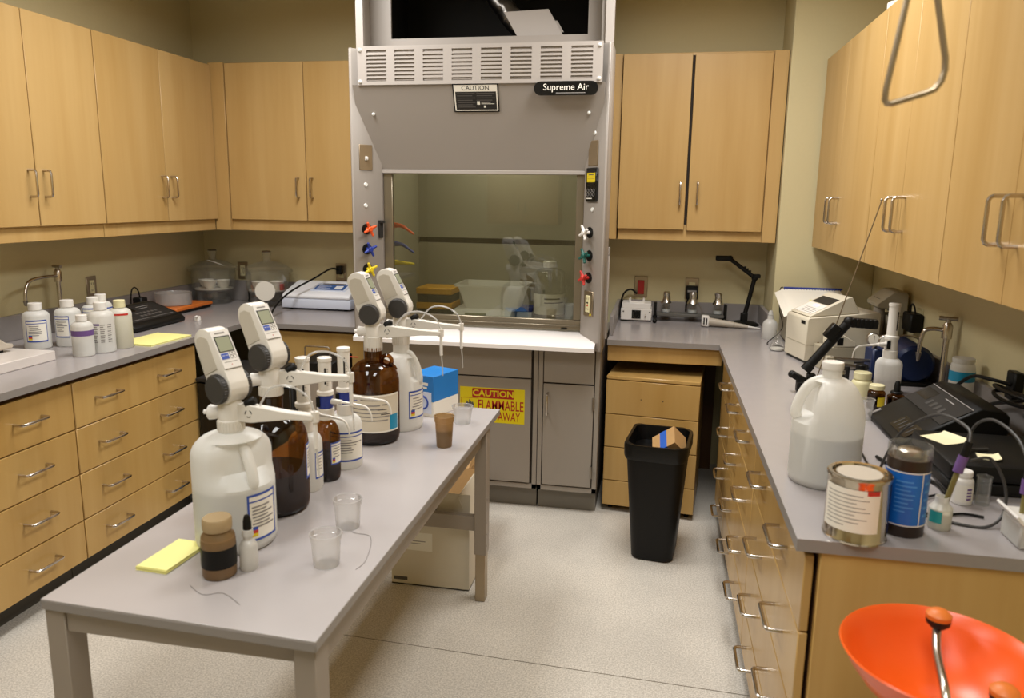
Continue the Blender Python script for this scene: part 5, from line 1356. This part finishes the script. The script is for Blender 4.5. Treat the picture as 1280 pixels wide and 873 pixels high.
for k in range(4): m.cylrect(.0232, -85, -55, .014 + k * .008, .019 + k * .008, seg=3)
m.build('label', t, world=False)
t = thing('glass_vial', 'clear empty glass vial right beside the small white bottle', 'vial', (.790, 1.905, CT))
MB().use('clear_glass').lathe([(0, .002), (.016, 0), (.0165, .003), (.0165, .068), (.018, .07), (.0155, .07), (.0155, .004), (0, .004)], seg=20).build('wall', t, world=False)
t = thing('electrode_holder', 'white plastic holder box with dark electrodes at the right edge of the photo', 'holder', (.80, 1.69, CT))
MB().use('frosted').box((.765, 1.65, CT), (.86, 1.74, .968), .004).build('body', t)
m = MB().use('white').prism([(.752, .985), (.765, .969), (.87, .969), (.87, .974), (.77, .975), (.756, .99)], 'xz', 1.645, 1.745, .001); m.build('tray', t)
electrode('dark electrode standing in the white holder, left one', (.785, 1.70, .918), (.797, 1.72, 1.075))
electrode('dark electrode standing in the white holder, right one', (.822, 1.69, .918), (.835, 1.70, 1.085))
def cable(label, pts, r, mat='black', z=None):
    mat = 'charcoal' if mat == 'ink' else mat
    base = pts[len(pts) // 2]
    solo('cable', MB().use(mat).tube(pts, r, 8, 8), label, 'cable', (base[0], base[1], CT))
zz = CT + .006
cable('thick black cable on right worktop running from behind the jug to the black case', [(.63, 2.20, zz), (.66, 2.10, zz), (.72, 2.02, zz + .001), (.722, 1.94, zz)], .005)
cable('thin black cable on right worktop looping from the jug toward the paint can', [(.60, 2.28, zz), (.585, 2.1, zz), (.555, 1.95, zz), (.515, 1.85, zz), (.53, 1.80, zz), (.60, 1.86, zz), (.70, 1.93, zz)], .0028)
cable('grey electrode cable arching over the black case to the tilted electrode', [(.683, 1.741, 1.112), (.69, 1.78, 1.135), (.67, 1.90, 1.13), (.63, 2.0, 1.06), (.60, 2.02, .98), (.588, 2.03, CT + .004)], .0036, 'ink')
cable('grey cable arching beside the white bottle down to the worktop', [(.705, 1.78, 1.06), (.755, 1.80, 1.06), (.79, 1.80, 1.0), (.785, 1.78, .94), (.74, 1.75, CT + .004), (.68, 1.76, CT + .004), (.62, 1.80, CT + .004)], .0034, 'ink')
cable('black cable lying along the worktop to the white holder', [(.60, 1.815, CT + .0042), (.66, 1.80, CT + .0042), (.72, 1.82, CT + .0042), (.76, 1.81, CT + .0042)], .0032)
cable('grey cable arching from the white holder over the black case', [(.80, 1.735, 1.08), (.80, 1.80, 1.115), (.79, 1.90, 1.125), (.78, 1.97, 1.09), (.80, 2.05, 1.01), (.86, 2.08, 1.0)], .0036, 'ink')
cable('coiled black cord behind the black case at the right wall', [(1.04, 2.74, CT + .007), (1.06, 2.70, CT + .02), (1.075, 2.62, .99)] + [(1.09 + .03 * math.cos(a) - .04, 2.42 + .11 * math.sin(a), 1.055 + .02 * math.sin(a * .5) + .002 * a) for a in [k * .5 for k in range(26)]], .006)
solo('wall_bracket', MB().use('black').box((1.10, 2.54, 1.02), (XR - .001, 2.60, 1.11), .004), 'black plug box on the right wall at the edge of the photo', 'plug', (1.12, 2.57, 1.02))
t = thing('loose_cable', 'black cord lying over the meter back toward the right wall', 'cable', (1.04, 2.7, 1.03))
MB().use('black').tube([(1.0, 2.75, 1.0), (1.03, 2.68, 1.065), (1.06, 2.60, 1.075), (1.10, 2.56, 1.07)], .006, 8, 6).build('cord', t)
# trash can
t = thing('trash_can', 'black rectangular trash can with black liner before the maple pedestal', 'bin', (.045, 3.40, 0), -.12)
def rr(W, D, r, z, n=6):
    P = []
    for sx, sy, a0 in ((1, 1, 0), (-1, 1, 90), (-1, -1, 180), (1, -1, 270)):
        for k in range(n):
            a = math.radians(a0 + 90 * k / (n - 1)); P.append((sx * (W / 2 - r) + r * math.cos(a), sy * (D / 2 - r) + r * math.sin(a), z))
    return P
def loft(mb, rings, close0=True, close1=False):
    bm = mb.bm; V = [[bm.verts.new(p) for p in r] for r in rings]; fs = []; n = len(V[0])
    if close0: fs.append(bm.faces.new(V[0][::-1]))
    if close1: fs.append(bm.faces.new(V[-1]))
    for a, b in zip(V, V[1:]):
        for i in range(n): fs.append(bm.faces.new((a[i], a[(i + 1) % n], b[(i + 1) % n], b[i])))
    mb._mark(fs)
m = MB().use('trash_black'); loft(m, [rr(.17, .22, .04, .0), rr(.19, .24, .045, .008), rr(.262, .33, .05, .52), rr(.275, .345, .05, .522), rr(.275, .345, .05, .555), rr(.255, .325, .05, .556), rr(.18, .24, .05, .03)]); m.build('bin_body', t, world=False)
m = MB().use('plastic_bag'); loft(m, [rr(.272, .342, .05, .492, 10), rr(.280, .350, .05, .505, 10), rr(.281, .352, .05, .552, 10), rr(.276, .347, .05, .562, 10), rr(.252, .322, .05, .561, 10), rr(.235, .305, .05, .50, 10), rr(.21, .28, .05, .42, 10), rr(.15, .2, .04, .36, 10)], True)
for v in m.bm.verts:
    q = mathutils.noise.noise_vector(v.co * 22)
    if v.co.z < .5 or abs(v.co.x) > .138 or True: v.co += Vector((q.x * .003, q.y * .003, q.z * .006))
for v in m.bm.verts:
    if v.co.z > .535: v.co.x *= 1.004
m.build('liner', t, world=False)
t = thing('small_carton', 'small brown cardboard carton with blue tape sticking out of the trash can', 'box', (.10, 3.36, .47))
F = Matrix.Translation((.088, 3.35, .535)) @ Matrix.Scale(.98, 4) @ Matrix.Rotation(-.30, 4, 'Z') @ Matrix.Rotation(-.62, 4, 'Y') @ Matrix.Rotation(.55, 4, 'X')
MB().use('cardboard').box((-.062, -.055, -.045), (.062, .055, .045), .001, M=F).build('carton', t)
plabel(MB().use('tape_blue').box((-.018, -.0556, -.0456), (.018, .0556, .0456), M=F).build('tape', t), 'blue tape band')
solo('crumpled_paper', MB().use('carton_white').sphere((.0, 3.30, .475), .03, 8).use('cardboard').box((.02, 3.28, .45), (.06, 3.36, .50), M=Matrix.Translation((0, 0, 0))), 'crumpled scraps at the bottom of the trash can opening', 'trash', (.0, 3.3, .45))
# eyewash bowl and shower pull
t = thing('eyewash_bowl', 'bright orange emergency eyewash bowl in the lower right foreground', 'bowl', (.521, 1.322, 0))
Rb = .165; zr = .85
m = MB().use('bowl_orange')
m.lathe([(0, -.105), (.03, -.105), (.06, -.098), (.095, -.082), (.125, -.055), (.148, -.022), (.160, -.002), (.165, .002), (.1675, -.001), (.164, -.006), (.151, -.030), (.128, -.062), (.097, -.089), (.06, -.105), (.03, -.112), (0, -.112)], (.521, 1.322, zr), 64); m.build('bowl', t)
m = MB().use('chrome').tube([(.521, 1.322, zr - .10), (.515, 1.29, zr - .08), (.497, 1.215, zr - .05), (.495, 1.232, zr - .012), (.515, 1.335, zr - .005), (.532, 1.392, zr + .012)], .008, 12, 6); m.build('nozzle_pipe', t)
m = MB().use('chrome').tube([(.521, 1.322, zr - .10), (.54, 1.28, zr - .075), (.56, 1.225, zr - .04), (.565, 1.20, zr - .005), (.565, 1.195, zr + .01)], .008, 12, 6); m.build('nozzle_pipe', t)
for c_, lab in (((.534, 1.395, zr + .026), 'orange dust cap'), ((.565, 1.194, zr + .015), 'orange dust cap')):
    m = MB().use('dark_grey').lathe([(0, -.018), (.010, -.018), (.020, -.008), (.0215, .002), (0, .002)], c_, 22).use('orange_dull').lathe([(0, .0025), (.0218, .0025), (.0215, .010), (.014, .017), (0, .019)], c_, 22); plabel(m.build('dust_cap', t), lab)
MB().use('steel_brush').cyl((.521, 1.322, 0), (.521, 1.322, zr - .112), .022, seg=18).lathe([(0, 0), (.09, 0), (.09, .01), (.03, .03), (0, .03)], (.521, 1.322, 0), 24).build('stand_pipe', t)
t = thing('shower_pull', 'steel triangle pull handle of the emergency shower hanging at top right', 'handle', (.355, 1.25, 1.75))
ty = 1.25
pts = [(.318, ty, 1.765), (.316, ty, 1.778), (.322, ty, 1.80), (.340, ty, 1.90), (.347, ty, 2.02), (.352, ty, 2.04), (.358, ty, 2.04), (.364, ty, 2.02), (.378, ty, 1.90), (.3935, ty, 1.83), (.394, ty, 1.815), (.388, ty, 1.803), (.378, ty, 1.796), (.325, ty, 1.7645)]
pts = [(.3165, ty, 1.771), (.3165, ty, 1.785), (.3325, ty, 1.909), (.349, ty, 2.03), (.354, ty, 2.04), (.360, ty, 2.04), (.3645, ty, 2.03), (.3705, ty, 1.908), (.3935, ty, 1.835), (.3945, ty, 1.82), (.390, ty, 1.807), (.380, ty, 1.799), (.326, ty, 1.7655), (.320, ty, 1.7655)]
pts = [(.3165, ty, 1.771), (.3165, ty, 1.785), (.3325, ty, 1.909), (.349, ty, 2.03), (.356, ty, 2.042), (.364, ty, 2.042), (.3695, ty, 2.03), (.3735, ty, 1.908), (.3925, ty, 1.828), (.3935, ty, 1.812), (.3905, ty, 1.797), (.3825, ty, 1.785), (.372, ty, 1.7805), (.326, ty, 1.7655), (.320, ty, 1.766)]
MB().use('steel_brush').tube(pts, .0046, 10, closed=True).build('triangle', t)
MB().use('steel_brush').cyl((.359, ty, 2.045), (.359, ty, ZC - .001), .0042, seg=10).build('pull_rod', t)
solo('paper_roll', MB().use('white').cyl((.87, 3.40, 2.3365), (.87, 3.40, 2.40), .035, .035, 18, .004), 'white roll standing on top of the right wall cabinets', 'roll', (.87, 3.40, 2.336))
# ------------------------------------------------------------------ light and camera
def troffer(x, y, sx, sy, power, spread=165, col=(1., .985, .96)):
    ld = bpy.data.lights.new('ceiling_lamp', 'AREA'); ld.shape = 'RECTANGLE'; ld.size = sx; ld.size_y = sy
    ld.energy = power; ld.color = col; ld.spread = math.radians(spread)
    o = bpy.data.objects.new('ceiling_lamp', ld); COL.objects.link(o); o.location = (x, y, ZC - .012)
PW = 33
for x, y in ((-1.65, .45), (.12, .45), (-1.65, 2.95), (.12, 2.95)):
    troffer(x, y, .55, 1.15, PW * (.72 if y < 1 else 1.15))
    t = thing('ceiling_light', 'recessed ceiling light panel above the room, at x %.1f' % x, 'ceiling light', (x, y, ZC))
    t['label'] = {(-1.65, .45): 'recessed ceiling light over the left side near the camera', (.12, .45): 'recessed ceiling light over the right side near the camera', (-1.65, 2.95): 'recessed ceiling light before the left wall cabinets', (.12, 2.95): 'recessed ceiling light over the aisle by the right cabinets'}[(x, y)]
    m = MB().use('light_trim')
    for a, b in (((-.31, -.61), (-.28, .61)), ((.28, -.61), (.31, .61)), ((-.28, -.61), (.28, -.58)), ((-.28, .58), (.28, .61))):
        m.box((x + a[0], y + a[1], ZC - .02), (x + b[0], y + b[1], ZC))
    m.build('frame', t)
ld = bpy.data.lights.new('hood_fill', 'AREA'); ld.shape = 'RECTANGLE'; ld.size = .5; ld.size_y = .1; ld.energy = 4.4; ld.color = (1., .92, .72)  # unseen fill light added to brighten the hood interior
o = bpy.data.objects.new('hood_fill', ld); COL.objects.link(o); o.location = (-.9, 4.15, 2.09)
w = bpy.data.worlds.new('World'); S.world = w; w.use_nodes = True
w.node_tree.nodes['Background'].inputs[0].default_value = (.9, .85, .75, 1); w.node_tree.nodes['Background'].inputs[1].default_value = .05
# camera solved from the room's straight lines
f, pa, pb, pc, HC = 948.5, .185776506, .188699647, .0145499961, 1.62
ca, sa, cb, sb, cc, sc = math.cos(pa), math.sin(pa), math.cos(pb), math.sin(pb), math.cos(pc), math.sin(pc)
Rz = Matrix(((cc, -sc, 0), (sc, cc, 0), (0, 0, 1))); Rx = Matrix(((1, 0, 0), (0, ca, -sa), (0, sa, ca))); Ry = Matrix(((cb, 0, sb), (0, 1, 0), (-sb, 0, cb)))
Mc = Rz @ Rx @ Ry @ Matrix(((1, 0, 0), (0, 0, -1), (0, 1, 0)))
r_, d_, f_ = Vector(Mc[0]), Vector(Mc[1]), Vector(Mc[2])
cam = bpy.data.cameras.new('camera'); co = bpy.data.objects.new('camera', cam); COL.objects.link(co)
co.matrix_world = Matrix(((r_.x, -d_.x, -f_.x, 0), (r_.y, -d_.y, -f_.y, 0), (r_.z, -d_.z, -f_.z, HC), (0, 0, 0, 1)))
cam.sensor_width = 36; cam.lens = f / 1280 * 36; cam.shift_y = -10 / 1280; cam.clip_start = .02
cam.dof.use_dof = True; cam.dof.focus_distance = 3.3; cam.dof.aperture_fstop = 4.0
S.camera = co
S.view_settings.view_transform = 'Standard'; S.view_settings.look = 'None'; S.view_settings.gamma = 1; S.view_settings.use_curve_mapping = False
S.view_settings.exposure = 0.0
S.cycles.max_bounces = 10; S.cycles.transparent_max_bounces = 24; S.cycles.caustics_reflective = False; S.cycles.caustics_refractive = False
S.cycles.sample_clamp_indirect = 4
S.cycles.use_denoising = True
